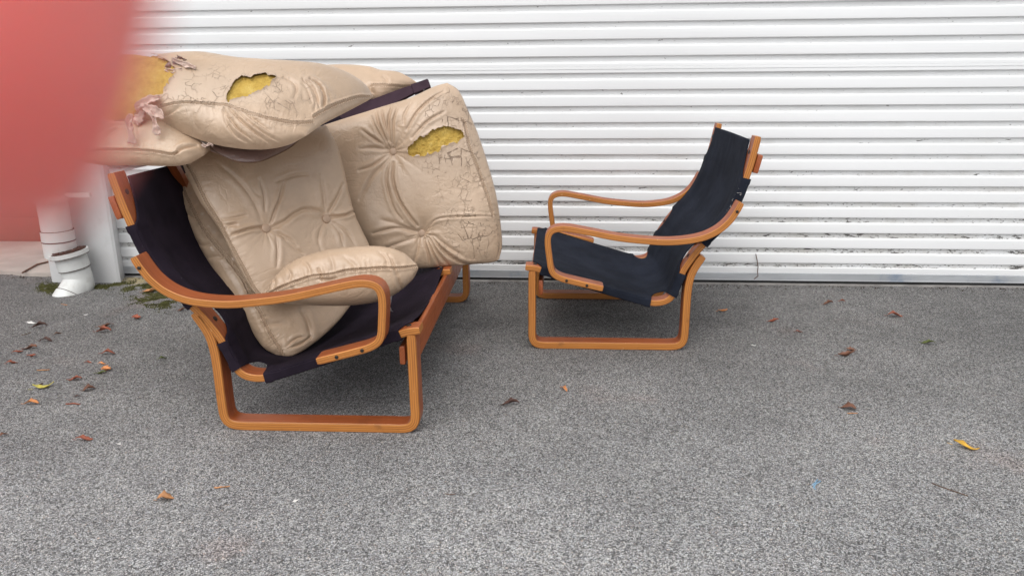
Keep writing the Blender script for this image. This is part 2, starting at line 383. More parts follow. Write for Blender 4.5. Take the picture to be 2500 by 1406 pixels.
# roller shutter: slats 80.5 mm apart
wall_rot = -WY
sh = empty('roller_shutter', wall_pt(0, 0), wall_rot, label='white ribbed steel roller shutter behind the chairs', cat='roller shutter')
SL0, SL1 = -2.195, 7.5
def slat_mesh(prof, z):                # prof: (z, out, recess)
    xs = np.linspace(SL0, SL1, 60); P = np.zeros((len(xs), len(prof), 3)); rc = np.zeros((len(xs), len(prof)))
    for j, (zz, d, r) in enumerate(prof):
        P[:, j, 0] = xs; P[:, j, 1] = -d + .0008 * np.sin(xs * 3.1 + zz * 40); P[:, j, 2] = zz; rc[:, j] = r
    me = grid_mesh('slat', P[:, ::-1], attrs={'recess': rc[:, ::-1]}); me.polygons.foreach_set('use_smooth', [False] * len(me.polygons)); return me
prof = [(.0006, .0065, 1), (-.0008, .0150, 1), (.0008, .0182, 0), (.003, .0192, 0), (.012, .0194, 0), (.030, .0188, 0), (.0460, .0176, 0), (.0490, .0158, 0), (.0515, .0105, 0), (.0530, .0040, 0), (.0540, .0034, 1), (.060, .0046, 1), (.068, .0064, 1), (.0765, .0082, 1), (.0798, .0088, 1), (.0806, .0065, 1)]
prof2 = prof[:4] + [(.016, .0190, 0), (.0168, .0160, 0), (.0185, .0160, 0), (.0192, .0196, 0), (.030, .0190, 0), (.0306, .0174, 0), (.0318, .0174, 0), (.0324, .0184, 0)] + prof[6:]
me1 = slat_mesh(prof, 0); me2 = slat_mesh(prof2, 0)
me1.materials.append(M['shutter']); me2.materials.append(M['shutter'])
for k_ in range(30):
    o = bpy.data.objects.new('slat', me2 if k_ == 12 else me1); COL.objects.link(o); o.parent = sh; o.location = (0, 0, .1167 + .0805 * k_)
# bottom rail of aluminium with ribs, and its rubber seal
pr = [(.1162, .0105, 1), (.094, .004, 1), (.0925, .016, 0), (.090, .0178, 0), (.071, .0178, 0), (.0705, .0165, 0), (.0695, .0165, 0), (.069, .018, 0), (.0635, .018, 0)]
me = slat_mesh(pr[::-1], 0); me.name = 'bottom_flange'; link('bottom_flange', me, sh, [M['shutter']])
rb = [(.0628, .0175, 0)]
for i in range(5):
    zz = .0615 - i * .0062; rb += [(zz, .0205, 0), (zz - .0036, .0205, 0), (zz - .0041, .0165, 0), (zz - .0056, .0165, 0)]
rb += [(.0300, .0195, 0), (.0215, .0195, 0), (.021, .002, 0)]
me = slat_mesh(rb[::-1], 0); me.name = 'bottom_rail'; link('bottom_rail', me, sh, [M['alu']])
bm = bmesh.new(); add_box(bm, SL0, SL1, -.0165, .004, .009, .0205); from_bm('rubber_seal', bm, sh, [M['rubber']])

# wall over the shutter (above the picture, raised to shade the ground), grey pillar
bw = empty('upper_wall', wall_pt(0, 0), wall_rot, label='painted wall above the roller shutter', cat='wall')
bm = bmesh.new(); add_box(bm, -3.0, 7.6, -.02, .25, 2.52, 6.5); from_bm('wall', bm, bw, [M['render_wall']])
pl = empty('pillar', wall_pt(0, 0), wall_rot, label='light grey painted pillar at the left end of the roller shutter', cat='pillar')
pc = gnd(288, 691); pr_ = gnd(318, 667); plf = gnd(128, 689)
def wloc(P): d = P - wp; return d @ wt, -(d @ wnn)
sc_, oc_ = wloc(pc); sr_, or_ = wloc(pr_); s2_, o2_ = wloc(plf)
bm = bmesh.new()
zt = 2.5
prof_xy = [(s2_, oc_), (sc_, oc_), (sc_ + .012, oc_ + .010), (sr_, .02), (sr_, .12), (s2_, .12)]
vb = [bm.verts.new((x, y, -.01)) for x, y in prof_xy]; vt = [bm.verts.new((x, y, zt)) for x, y in prof_xy]
bm.faces.new(vb); bm.faces.new(vt)
for i in range(6): j = (i + 1) % 6; bm.faces.new((vb[i], vb[j], vt[j], vt[i]))
from_bm('shaft', bm, pl, [M['pillar']])
bm = bmesh.new(); add_box(bm, sr_ + .0, sr_ + .012, -.05, .02, .0, 2.5); from_bm('guide_channel', bm, pl, [M['alu']])
# red wall at far left
rw0 = gnd(0, 597)
rp = rw0 + 0; rl = empty('red_wall', (rp[0], rp[1], 0), wall_rot, label='red-brown painted wall at far left behind the downpipe', cat='wall')
for i, (z0, z1) in enumerate([(.024, .19), (.19, .62), (.62, 1.05), (1.05, 1.48), (1.48, 1.91), (1.91, 2.5)]):
    bm = bmesh.new(); add_box(bm, -9.0, .62, 0, .05, z0, z1 - .003, bev=.002); from_bm('panel', bm, rl, [M['red']])
bm = bmesh.new(); add_box(bm, -9.0, .62, .055, .3, .024, 6.0); from_bm('backing', bm, rl, [M['red']])

# ------------------------------------------------------------------ downpipe
def tube(bm, pts, rad, seg=28, cap=True, mi=0):
    pts = [Vector(p) for p in pts]; rings = []; prev = None
    for i, p in enumerate(pts):
        tg = (pts[min(i + 1, len(pts) - 1)] - pts[max(i - 1, 0)]).normalized()
        if prev is None: u = tg.orthogonal().normalized()
        else: u = (prev - tg * prev.dot(tg)).normalized()
        prev = u; v = tg.cross(u); r = rad[i] if hasattr(rad, '__len__') else rad
        rings.append([bm.verts.new(p + (u * math.cos(2 * math.pi * k / seg) + v * math.sin(2 * math.pi * k / seg)) * r) for k in range(seg)])
    for i in range(len(rings) - 1):
        for k in range(seg):
            f = bm.faces.new((rings[i][k], rings[i][(k + 1) % seg], rings[i + 1][(k + 1) % seg], rings[i + 1][k])); f.material_index = mi; f.smooth = True
    if cap:
        bm.faces.new(rings[0][::-1]).material_index = mi; bm.faces.new(rings[-1]).material_index = mi
dpY = 3.90
ax = at(143, 585, dpY); az_ = lambda y, Y=dpY: at(143, y, Y)[2]
dp = empty('downpipe', (ax[0], ax[1], 0), label='white plastic stormwater downpipe standing before the grey pillar', cat='drainpipe')
lo = np.array([ax[0], ax[1], 0])
bm = bmesh.new(); r0 = .073; zb_ = az_(625)
tube(bm, [(0, 0, zb_), (0, 0, az_(588) + .002)], r0 + .005, 36); from_bm('lower_collar', bm, dp, [M['pvc']])
bm = bmesh.new(); tube(bm, [(0, 0, az_(588) + .004), (0, 0, az_(562))], r0 + .006, 36); from_bm('coupling', bm, dp, [M['pvc']])
bm = bmesh.new(); tube(bm, [(0, 0, az_(588)), (0, 0, 2.5)], r0, 36); from_bm('pipe', bm, dp, [M['pvc']])
bm = bmesh.new(); tube(bm, [(0, 0, az_(492)), (0, 0, az_(478))], r0 + .008, 36)
add_box(bm, .05, .2, .0, .02, az_(482), az_(472)); from_bm('bracket', bm, dp, [M['pvc']])
sx_ = at(176, 640, dpY - .02) - lo; sz = lambda y: at(170, y, dpY - .06)[2]
bm = bmesh.new(); c0 = Vector((sx_[0], sx_[1], 0))
tl = Vector((-.16, -.05, 1)).normalized()       # the socket leans a little
rim = Vector((c0.x - .006, c0.y, sz(626)))
tube(bm, [rim - tl * .004, rim + tl * .018], .094, 40, cap=True); 
tube(bm, [rim - tl * .002, rim - tl * .075], .077, 40)
from_bm('socket', bm, dp, [M['pvc']])
bm = bmesh.new()
tube(bm, [rim + tl * .0185, rim + tl * .021], .085, 24)
for i in range(140):
    a_ = random.uniform(0, 6.28); r_ = .08 * math.sqrt(random.random()); p = rim + tl * .02 + Vector((math.cos(a_) * r_, math.sin(a_) * r_, 0))
    add_box(bm, -.006, .006, -.003, .003, -.002, .003, M=Matrix.Translation(p + Vector((0, 0, .16 * (math.cos(a_) * r_) + .004))) @ Matrix.Rotation(random.uniform(0, 3), 4, 'Z') @ Matrix.Rotation(random.uniform(-.6, .6), 4, 'X'))
from_bm('leaf_litter', bm, dp, [M['debris']], kind='stuff')
bm = bmesh.new(); q0 = rim - tl * .072
foot = Vector((at(168, 712, dpY - .12) - lo).tolist()); foot.z = .0
P_ = [q0, q0 - tl * .05, q0 - tl * .095 + Vector((0, -.006, 0))]
tube(bm, P_ + [P_[-1] + Vector((-.008, -.016, -.02))], [.071, .071, .071, .070], 36); from_bm('elbow_body', bm, dp, [M['pvc']])
bm = bmesh.new(); s_ = P_[-1] + Vector((-.004, -.004, .012)); e_ = s_ + Vector((-.040, -.092, -.10))
tube(bm, [s_ + (e_ - s_) * t for t in (0, .3, .6, .8)], [.070, .0715, .0715, .0715], 36); from_bm('elbow_outlet', bm, dp, [M['pvc']])
bm = bmesh.new(); tube(bm, [s_ + (e_ - s_) * t for t in (.55, .8, 1.02)], [.0755, .0755, .0755], 36); from_bm('outlet_collar', bm, dp, [M['pvc']])

for (pa, pb, rr_) in (((0, 0, az_(588) - .001), (0, 0, az_(588) + .0025), r0 + .0068), ((0, 0, az_(562)), (0, 0, az_(562) + .002), r0 + .0064),
                     (tuple(rim - tl * .074), tuple(rim - tl * .0775), .0778), (tuple(rim - tl * .0035), tuple(rim - tl * .006), .0945),
                     (tuple(s_ + (e_ - s_) * .545), tuple(s_ + (e_ - s_) * .565), .0762)):
    bm = bmesh.new(); tube(bm, [pa, pb], rr_, 36); from_bm('joint_line', bm, dp, [M['debris']])
# ------------------------------------------------------------------ bent-wood easy chair family
RAIL = [(-.02, .343), (.026, .337), (.104, .311), (.211, .278), (.353, .235), (.467, .203), (.524, .202), (.561, .222), (.583, .271), (.605, .333), (.63, .376), (.652, .409), (.69, .455), (.735, .504), (.778, .571), (.806, .639), (.824, .707), (.837, .761), (.851, .833), (.854, .854)]
SLED = [(.007, .328), (.006, .2), (.006, .107), (.006, .054), (.015, .027), (.041, .0155), (.1, .015), (.288, .0148), (.5, .0148), (.575, .0155), (.607, .023), (.622, .046), (.625, .1), (.626, .227), (.631, .29), (.642, .33), (.662, .368), (.678, .392)]
ARM = [(.795, .615), (.78, .583), (.753, .541), (.709, .503), (.644, .476), (.544, .463), (.443, .467), (.341, .478), (.239, .497), (.157, .512), (.116, .514), (.086, .505), (.072, .485), (.070, .450), (.077, .392), (.083, .355), (.095, .332), (.125, .315), (.174, .302), (.229, .289), (.286, .276)]
def tilt(pts, deg, piv=(-.02, .34)):
    a = math.radians(deg); r = []
    for x, z in pts:
        dx, dz = x - piv[0], z - piv[1]; r.append((piv[0] + dx * math.cos(a) + dz * math.sin(a), piv[1] - dx * math.sin(a) + dz * math.cos(a)))
    return r
def frames(pts, n):
    p = smooth(pts, n); t = np.gradient(p, axis=0); t /= np.linalg.norm(t, axis=1)[:, None]
    return p, t, np.stack([-t[:, 1], t[:, 0]], 1)       # centre, tangent, in-plane normal
def strip(name, pts, l0, l1, th, sg, parent, n=90, span=(0, 1), roundend=True):
    """Bent lamination: swept rounded rectangle; lateral faces show plies, broad faces plain veneer."""
    p, t, nn = frames(pts, n); L = np.r_[0, np.cumsum(np.linalg.norm(np.diff(p, axis=0), axis=1))]
    i0, i1 = int(span[0] * (n - 1)), int(round(span[1] * (n - 1))); c = .0028; h = th / 2
    sec = [(l0 + c, -h), (l0, -h + c), (l0, h - c), (l0 + c, h), (l1 - c, h), (l1, h - c), (l1, -h + c), (l1 - c, -h)]
    bm = bmesh.new(); uv = bm.loops.layers.uv.new('UVMap'); rings = []
    for i in range(i0, i1 + 1):
        sc = 1.0
        if roundend and i in (i0, i1): sc = .86
        lm = (l0 + l1) / 2
        rings.append([bm.verts.new((p[i, 0] + nn[i, 0] * w * sc, sg * (lm + (l - lm) * (.97 if sc < 1 else 1)), p[i, 1] + nn[i, 1] * w * sc)) for l, w in sec])
    info = {}
    for r, i in zip(rings, range(i0, i1 + 1)):
        for q, v in enumerate(r): info[v] = (L[i], sec[q][0], sec[q][1])
    def fc(vs, kind):
        f = bm.faces.new(vs); f.material_index = kind; f.smooth = False
        for lp in f.loops:
            a_ = info[lp.vert]; lp[uv].uv = (a_[0], a_[2] + .5) if kind else (a_[0], a_[1] + .5)
    for a_, b_2 in zip(rings[:-1], rings[1:]):
        for q in range(8):
            r2 = (q + 1) % 8; fc((a_[q], a_[r2], b_2[r2], b_2[q]), 1 if q in (0, 1, 2, 4, 5, 6) else 0)
    fc(rings[0], 1); fc(rings[-1][::-1], 1)
    return from_bm(name, bm, parent, [M['wood'], M['ply']])
def bolt(P, D, parent, r=.0055, h=.003, name='bolt'):
    bm = bmesh.new(); D = Vector(D).normalized(); P = Vector(P)
    tube(bm, [P - D * .004, P + D * h, P + D * (h + .001)], [r, r, r * .8], 14)
    tube(bm, [P + D * (h + .0012), P + D * (h + .0016)], r * .45, 6)
    return from_bm(name, bm, parent, [M['bolt']])
def board(name, pts, l0, l1, sg, parent, th=.018):
    """cross board: pts = two (u,z) points giving its section direction, runs laterally from l0 to l1"""
    (x0, z0), (x1, z1) = pts; d = Vector((x1 - x0, 0, z1 - z0)); L = d.length; d.normalize(); nrm = Vector((-d.z, 0, d.x))
    bm = bmesh.new(); uv = bm.loops.layers.uv.new('UVMap'); r = min(L, .02) * .45; sec = []
    for cx, cy, a0 in ((L - r, th / 2 - .003, 0), (r, th / 2 - .003, 90), (r, -th / 2 + .003, 180), (L - r, -th / 2 + .003, 270)):
        for k in range(4):
            a_ = math.radians(a0 + 30 * k); sec.append((cx + r * math.cos(a_) * (1 if a0 in (0, 270) else 1), cy + .003 * math.sin(a_)))
    ring = []
    for l in (l0, l0 + .002, (l0 + l1) / 2, l1 - .002, l1):
        k = .9 if l in (l0, l1) else 1
        ring.append([bm.verts.new(Vector((x0, sg * l, z0)) + d * (L / 2 + (a_ - L / 2) * k) + nrm * b_2 * k) for a_, b_2 in sec])
    n = len(sec)
    def fc(vs, kind):
        f = bm.faces.new(vs); f.material_index = kind
        for lp in f.loops: lp[uv].uv = (lp.vert.co.y, lp.vert.co.x + lp.vert.co.z) if kind == 0 else (lp.vert.co.z, lp.vert.co.x)
    for A, B in zip(ring[:-1], ring[1:]):
        for q in range(n): fc((A[q], A[(q + 1) % n], B[(q + 1) % n], B[q]), 0)
    fc(ring[0], 0); fc(ring[-1][::-1], 0)
    return from_bm(name, bm, parent, [M['wood'], M['ply']])

def make_seat(root, sg, laterals, cm, tl_=0.0, sag=.035, arms='both', bw_=.065, damage=False, seed=1):
    """laterals: list of (l0,l1) of the seat rails"""
    rail = tilt(RAIL, tl_); arm = tilt(ARM, tl_); N = 150
    p, t, nn = frames(rail, N)
    if nn[N // 5][1] < 0: nn = -nn
    near, far = laterals[0], laterals[-1]
    strip('sled_leg', SLED, near[0], near[0] + bw_, .030, sg, root)
    strip('sled_leg', SLED, far[1] - bw_, far[1], .030, sg, root)
    for l0, l1 in laterals: strip('seat_rail', rail, l0, l1, .024, sg, root, n=110)
    for nm, l0, l1 in (('near', near[0] - bw_ - .001, near[0] - .001), ('far', far[1] + .001, far[1] + bw_ + .001)):
        a_ = strip('armrest', arm, l0, l1, .023, sg, root, n=120)
        lo_ = l0 if nm == 'near' else l1; dn = -sg if nm == 'near' else sg
        ap = smooth(arm, 200)
        for f_ in (.035, .875, .945):
            q = ap[int(f_ * 199)]; bolt((q[0], sg * lo_, q[1]), (0, dn, 0), root)
    # bolts on rails: tip, lower back, top
    for l0, l1 in laterals:
        lm = sg * (l0 + l1) / 2
        for f_ in (.028, .60, .955):
            i = int(f_ * (N - 1)); bolt((p[i, 0] + nn[i, 0] * .0125, lm, p[i, 1] + nn[i, 1] * .0125), (nn[i, 0], 0, nn[i, 1]), root, r=.0085, h=.0015)
    # crossbars
    tp = p[int(.93 * (N - 1))]; tn = nn[int(.93 * (N - 1))]; tt = t[int(.93 * (N - 1))]
    a0 = tp - tn * .026 - tt * .036; a1 = tp - tn * .026 + tt * .034
    board('top_crossbar', [tuple(a0), tuple(a1)], near[0] + .004, far[1] - .004, sg, root, .02)
    fx = SLED[0][0]
    if tl_: board('front_crossbar', [(fx - .006, .235), (fx - .006, .330)], near[1] + .0, far[0] - .0, sg, root, .018)
    else: board('front_crossbar', [(fx + .002, .27), (fx + .002, .330)], near[1] + .0, far[0] - .0, sg, root, .016)
    board('rear_crossbar', [(fx + .625, .235), (fx + .640, .31)], near[0] + .066, far[1] - .066, sg, root, .02)
    board('under_crossbar', [(fx + .034, .225), (fx + .034, .285)], near[0] + bw_ * .3, far[1] - bw_ * .3, sg, root, .018)
    # sling sheets between neighbouring rails; the rails show through cut-outs at tip, bend, lower back and top
    s = np.linspace(0, 1, N)
    def bumpf(c, w, d): return d * np.clip(1 - ((s - c) / w) ** 2, 0, 1) ** .5
    cut = np.maximum.reduce([bumpf(.432, .034, .098), bumpf(.60, .050, .066), bumpf(-.01, .055, .064), bumpf(1.0, .118, .058)])
    on = (cut < .004)
    for q in range(len(laterals) - 1):
        la, lb = laterals[q], laterals[q + 1]; m = 60; v = np.linspace(0, 1, m)
        e0 = la[0] + cut if q == 0 else (la[0] + la[1]) / 2 + cut * .55
        e1 = lb[1] - cut if q == len(laterals) - 2 else (lb[0] + lb[1]) / 2 - cut * .55
        lat = e0[:, None] * (1 - v) + e1[:, None] * v
        sagp = sag * np.sin(np.pi * np.clip(v, 0, 1))[None, :] ** 1.2 * (.35 + .65 * np.sin(np.pi * np.clip((s[:, None] + .02), 0, 1)) ** .6)
        sagp = sagp * (1 + .25 * (fbm(s[:, None] * 6 + 0 * v, v[None, :] * 3 + 0 * s[:, None], seed) - .5))
        wr = .004 * (fbm(s[:, None] * 26, v[None, :] * 5 + 0 * s[:, None], seed + 4) - .5) + .002 * (fbm(s[:, None] * 8, v[None, :] * 22 + 0 * s[:, None], seed + 9) - .5)
        near_edge = np.minimum(lat - (la[1]), lb[0] - lat)   # >0 between the rails
        lift = .0155 - sagp * np.clip(near_edge / .05, 0, 1) ** .7 + wr * np.clip(near_edge / .03, 0, 1)
        P = np.zeros((N, m, 3)); P[..., 0] = p[:, 0:1] + nn[:, 0:1] * lift; P[..., 1] = sg * lat; P[..., 2] = p[:, 1:2] + nn[:, 1:2] * lift
        i0, i1 = 3, N - 2
        me = grid_mesh('sling', P[i0:i1])
        o = link('sling', me, root, [cm], True)
        md = o.modifiers.new('thick', 'SOLIDIFY'); md.thickness = .003; md.offset = 0
    # sleeves wrapped round the outer rails
    for (l0, l1) in (near, far):
        seg = []; i = 0
        while i < N:
            if on[i]:
                j = i
                while j + 1 < N and on[j + 1]: j += 1
                if j - i > 4: seg.append((i, j))
                i = j + 1
            else: i += 1
        for (i0, i1) in seg:
            bm = bmesh.new(); e = .0035; h = .012 + e; rings = []
            sec = [(l0 - e, -h + .004), (l0 - e, h - .004), (l0 + .002, h), (l1 - .002, h), (l1 + e, h - .004), (l1 + e, -h + .004), (l1 - .002, -h), (l0 + .002, -h)]
            idx = list(range(i0, i1 + 1))
            for kk, i in enumerate(idx):
                hem = 1.18 if kk < 3 or kk > len(idx) - 4 else 1.0
                lm = (l0 + l1) / 2
                rings.append([bm.verts.new((p[i, 0] + nn[i, 0] * w * hem, sg * (lm + (l - lm) * (1 + (hem - 1) * .25)), p[i, 1] + nn[i, 1] * w * hem)) for l, w in sec])
            for A, B in zip(rings[:-1], rings[1:]):
                for q in range(8): bm.faces.new((A[q], A[(q + 1) % 8], B[(q + 1) % 8], B[q]))
            bm.faces.new(rings[0]); bm.faces.new(rings[-1][::-1])
            from_bm('sling_sleeve', bm, root, [cm])
    return p, t, nn

ch = empty('easy_chair', (.074, 2.929, 0), math.radians(-3.57), label='bentwood easy chair with bare charcoal canvas sling, standing alone on the right', cat='chair')
p_, t_, n_ = make_seat(ch, 1, [(0, .062), (.713, .775)], M['canvas'], 0, sag=.03)
# frayed threads where the sleeve ends at the arm
rng = random.Random(5)
i_ = int(.80 * 149)
bm = bmesh.new()
for k_ in range(9):
    f_ = rng.uniform(.755, .87); i_ = int(f_ * 149); P0 = Vector((p_[i_, 0] + n_[i_, 0] * .018, rng.uniform(-.004, .02), p_[i_, 1] + n_[i_, 1] * .018))
    pts = [P0]
    for j in range(4): pts.append(pts[-1] + Vector((rng.uniform(-.006, .008), rng.uniform(-.006, .004), rng.uniform(-.009, .004))))
    tube(bm, pts, .0005, 4)
from_bm('frayed_thread', bm, ch, [M['white_bit']], kind='stuff')

SA = math.radians(176.7)
sofa = empty('two_seat_sofa', (-.302, 2.177, 0), SA, label='bentwood two-seat sofa with purplish black sling, piled with torn beige cushions', cat='sofa')
ps, ts, ns = make_seat(sofa, -1, [(0, .062), (.700, .762), (1.408, 1.47)], M['canvas_p'], 2.2, sag=.05, seed=7)
# short spare post standing against the back sling
def sofa_world(u, l, z):
    a_ = SA; return np.array([-.302 + math.cos(a_) * u - math.sin(a_) * (-l), 2.177 + math.sin(a_) * u + math.cos(a_) * (-l), z])
bm = bmesh.new(); uvl = bm.loops.layers.uv.new('UVMap')
A0, A1 = at(402, 396, 2.53), at(446, 484, 2.68)
Pn = smooth([A0, (A0 + A1) / 2 + np.array([.004, 0, 0]), A1], 30)
for off, wd in ((0, .018), (.018, .014)):
    rg = []
    for i, q in enumerate(Pn):
        for_ = []
        for a_, b_2 in ((0, 0), (1, 0), (1, 1), (0, 1)):
            for_.append(bm.verts.new((q[0] + off + a_ * wd, q[1] + b_2 * .03 - off * .2, q[2])))
        rg.append(for_)
    for A, B in zip(rg[:-1], rg[1:]):
        for q in range(4): bm.faces.new((A[q], A[(q + 1) % 4], B[(q + 1) % 4], B[q]))
    bm.faces.new(rg[0]); bm.faces.new(rg[-1][::-1])
for f in bm.faces:
    for lp in f.loops: lp[uvl].uv = (lp.vert.co.z, lp.vert.co.x)
from_bm('spare_rail', bm, None, [M['wood']], label='brown wooden rail leaning inside the sofa back, behind the cushions', cat='rail')

# ------------------------------------------------------------------ cushions
def px3(l): return [at(*q) for q in l]
def coons(B, R, T, L, n, m):
    s = .5 - .5 * np.cos(np.linspace(0, np.pi, n)); s = .45 * s + .55 * np.linspace(0, 1, n)
    t = .5 - .5 * np.cos(np.linspace(0, np.pi, m)); t = .45 * t + .55 * np.linspace(0, 1, m)
    def sam(E, u): q = smooth(px3(E), 300); return np.stack([np.interp(u, np.linspace(0, 1, 300), q[:, k]) for k in range(3)], 1)
    b, r, tt, l = sam(B, s), sam(R, t), sam(T, s), sam(L, t)
    S_, T_ = s[:, None, None], t[None, :, None]
    P = (1 - T_) * b[:, None] + T_ * tt[:, None] + (1 - S_) * l[None] + S_ * r[None] \
        - ((1 - S_) * (1 - T_) * b[0] + S_ * (1 - T_) * b[-1] + (1 - S_) * T_ * tt[0] + S_ * T_ * tt[-1])
    return P, s, t
def gridnormal(P):
    a = np.gradient(P, axis=0); b = np.gradient(P, axis=1); n = np.cross(a, b); l = np.linalg.norm(n, axis=-1, keepdims=True)
    return n / np.maximum(l, 1e-9)
def cushion(name, label, cat, B, R, T, L, Tf, Tb, n=220, m=180, p=5.0, q=.5, warp=1.0, group=None, mt='leather', buttons=(), creases=(), seams=(), frough=1.0, bdir=None, worn=(), cracks=(), grime=(), tears=(), noise=.006, folds=.010, seed=0, nmix=.5, pucker=.0022, parent=None, kname=None):
    P, s, t = coons(B, R, T, L, n, m); N = gridnormal(P)
    mean = N[n // 5:-n // 5, m // 5:-m // 5].reshape(-1, 3).mean(0); mean /= np.linalg.norm(mean)
    if mean @ (C_ - P[n // 2, m // 2]) < 0: N = -N; mean = -mean
    N = N * (1 - nmix) + mean * nmix; N /= np.linalg.norm(N, axis=-1, keepdims=True)
    s2 = s; t2 = t ** warp
    g = ((1 - np.abs(2 * s2 - 1) ** p)[:, None] * (1 - np.abs(2 * t2 - 1) ** p)[None]) ** q
    F = P + N * (Tf * g)[..., None]
    X, Y = to_px(F.reshape(-1, 3)); X = X.reshape(n, m); Y = Y.reshape(n, m)
    wx = X + 7 * (fbm(X / 40, Y / 40, seed + 1) - .5); wy = Y + 7 * (fbm(X / 40, Y / 40, seed + 2) - .5)
    env = np.clip(g * 1.6, 0, 1)
    noise = noise * .75
    h = noise * 1.8 * (fbm(X / 80, Y / 80, seed, 2) - .5) * env + noise * .2 * (fbm(X / 22, Y / 22, seed + 5) - .5) * env
    wrk = fbm(wx / 30 + .5 * fbm(X / 18, Y / 18, seed + 8, 2) * 3, wy / 30, seed + 6); h = h - noise * .22 * np.exp(-(np.abs(wrk - .5) / .05) ** 2) * env * np.clip(vn(X / 60, Y / 60, seed + 3) * 3 - 1.2, 0, 1)
    for (bx, by, sig, dep) in buttons:
        r = np.hypot(X - bx, (Y - by)); th = np.arctan2(Y - by, X - bx)
        h = h - dep * np.exp(-r / sig)
        rd = vn(th * 2.6 + 10, 0 * r + bx, seed + 11) * .6 + vn(th * 5.7 + 20, r / 70 + by, seed + 12) * .4
        rdg = np.clip(np.abs(rd - .5) * 3, 0, 1)
        h = h + folds * .6 * (rdg - .5) * np.exp(-r / (sig * 1.5)) * (1 - np.exp(-(r / 10) ** 2))
    for c in creases:
        pts, w, dep = c[0], c[1], c[2]; sm_ = smooth(pts, 24) if len(pts) > 2 else np.array(pts, float)
        mk = (X > sm_[:, 0].min() - 40) & (X < sm_[:, 0].max() + 40) & (Y > sm_[:, 1].min() - 40) & (Y < sm_[:, 1].max() + 40)
        if not mk.any(): continue
        d, tau, LL = poly_dist(X[mk] * .6 + wx[mk] * .4, Y[mk] * .6 + wy[mk] * .4, sm_)
        tp = np.clip(np.sin(np.pi * np.clip(tau * .86 + .07, 0, 1)), 0, 1) ** .6 if len(c) < 4 else np.clip(1 - tau * .8, 0, 1)
        tp = tp * (d < 40)
        hh = h[mk]; hh = hh - dep * .85 * tp * np.exp(-(d / (w * .85)) ** 2) + dep * .45 * tp * np.exp(-((d - 2.3 * w) / (1.5 * w)) ** 2); h[mk] = hh
    seamv = np.zeros_like(h)
    for sm0 in seams:
        sm_ = smooth(sm0, 50); d, tau, LL = poly_dist(X, Y, sm_)
        inr = ((tau > .001) & (tau < .999)) | (d < 4)
        h = h - .0045 * np.exp(-(d / 2.2) ** 2) * inr + .0025 * np.exp(-((d - 5) / 3) ** 2) * inr
        pk = vn(tau * LL / 6.5, d / 30, seed + 21) * .6 + vn(tau * LL / 3.2, d / 20, seed + 22) * .4
        h = h + pucker * 2 * (pk - .5) * np.exp(-d / 13) * (1 - np.exp(-(d / 3) ** 2)) * inr
        seamv = np.maximum(seamv, np.exp(-(d / 1.5) ** 2) * inr)
    def blob(lst):
        o_ = np.zeros_like(h)
        for (cx, cy, rx, ry, a_) in lst:
            dd = np.hypot((X - cx) / rx, (Y - cy) / ry) + .5 * (fbm(X / 25, Y / 25, seed + 31) - .5); o_ = np.maximum(o_, a_ * np.clip(1.35 - dd, 0, 1) ** .8)
        return np.clip(o_, 0, 1)
    wv, cv, gv = blob(worn), blob(cracks), blob(grime)
    if len(cracks): h = h + .0016 * cv * (fbm(X / 8, Y / 8, seed + 41) - .5)
    keep = np.ones_like(h, bool); tear_in = []
    for tp_ in tears:
        jx = X + 7 * (fbm(X / 9, Y / 9, seed + 51) - .5) * 2; jy = Y + 7 * (fbm(X / 9, Y / 9, seed + 52) - .5) * 2
        ins = in_poly(jx, jy, tp_); keep &= ~ins
        d, _, _ = poly_dist(X, Y, list(tp_) + [tp_[0]])
        h = h + np.where(~ins, .005 * np.exp(-d / 5), 0); gv = np.maximum(gv, np.exp(-d / 2.5) * .9)
        tear_in.append((in_poly(X, Y, tp_) | (d < 12), d))
    F = F + N * h[..., None]
    # mesh
    root = parent
    NB = N if bdir is None else np.broadcast_to(-np.array(bdir) / np.linalg.norm(bdir), N.shape)
    Bk = P - NB * (Tb * g)[..., None] + N * (.01 * (fbm(P[..., 0] * 8, P[..., 2] * 8 + P[..., 1] * 5, seed + 60) - .5) * env)[..., None]
    step = 3; si = np.unique(np.r_[np.arange(0, n, step), n - 1]); ti = np.unique(np.r_[np.arange(0, m, step), m - 1])
    z0 = np.zeros_like(h)
    me = grid_mesh(kname or 'cover', F, keep, {'worn': wv, 'crack': cv, 'seam': seamv, 'grime': gv})
    nm = kname or name
    if root is None:
        org = P.reshape(-1, 3).mean(0); org[2] = P[..., 2].min(); root = empty(name, org, label=label, cat=cat, group=group); rootless = False
    org = np.array(root.matrix_basis.translation) if parent is None else np.zeros(3)
    def shift(me_):
        me_.transform(Matrix.Translation(Vector((-org).tolist())))
        return me_
    fr = link('front_cover' if kname is None else kname, shift(me), root, [M[mt]], True)
    bme = grid_mesh('back_cover', Bk[np.ix_(si, ti)][:, ::-1]); 
    # boundary of the coarse back must meet the fine front: use fine edge strip
    bk = link('back_cover' if kname is None else kname + '_back', shift(bme), root, [M[mt]], True)
    for (ins, d), tp_ in zip(tear_in, tears):
        Ff = F - N * (.009 + frough * (.009 * (fbm(X / 9, Y / 9, seed + 71) - .3) + .003 * (vn(X / 3, Y / 3, seed + 72))))[..., None]
        fm = grid_mesh('foam', Ff, ins)
        if len(fm.polygons): link('foam', shift(fm), root, [M['foam']], True)
    # stitches
    bmS = bmesh.new(); cnt = 0
    flat = np.stack([X.ravel(), Y.ravel()], 1); FF = F.reshape(-1, 3); NN = N.reshape(-1, 3)
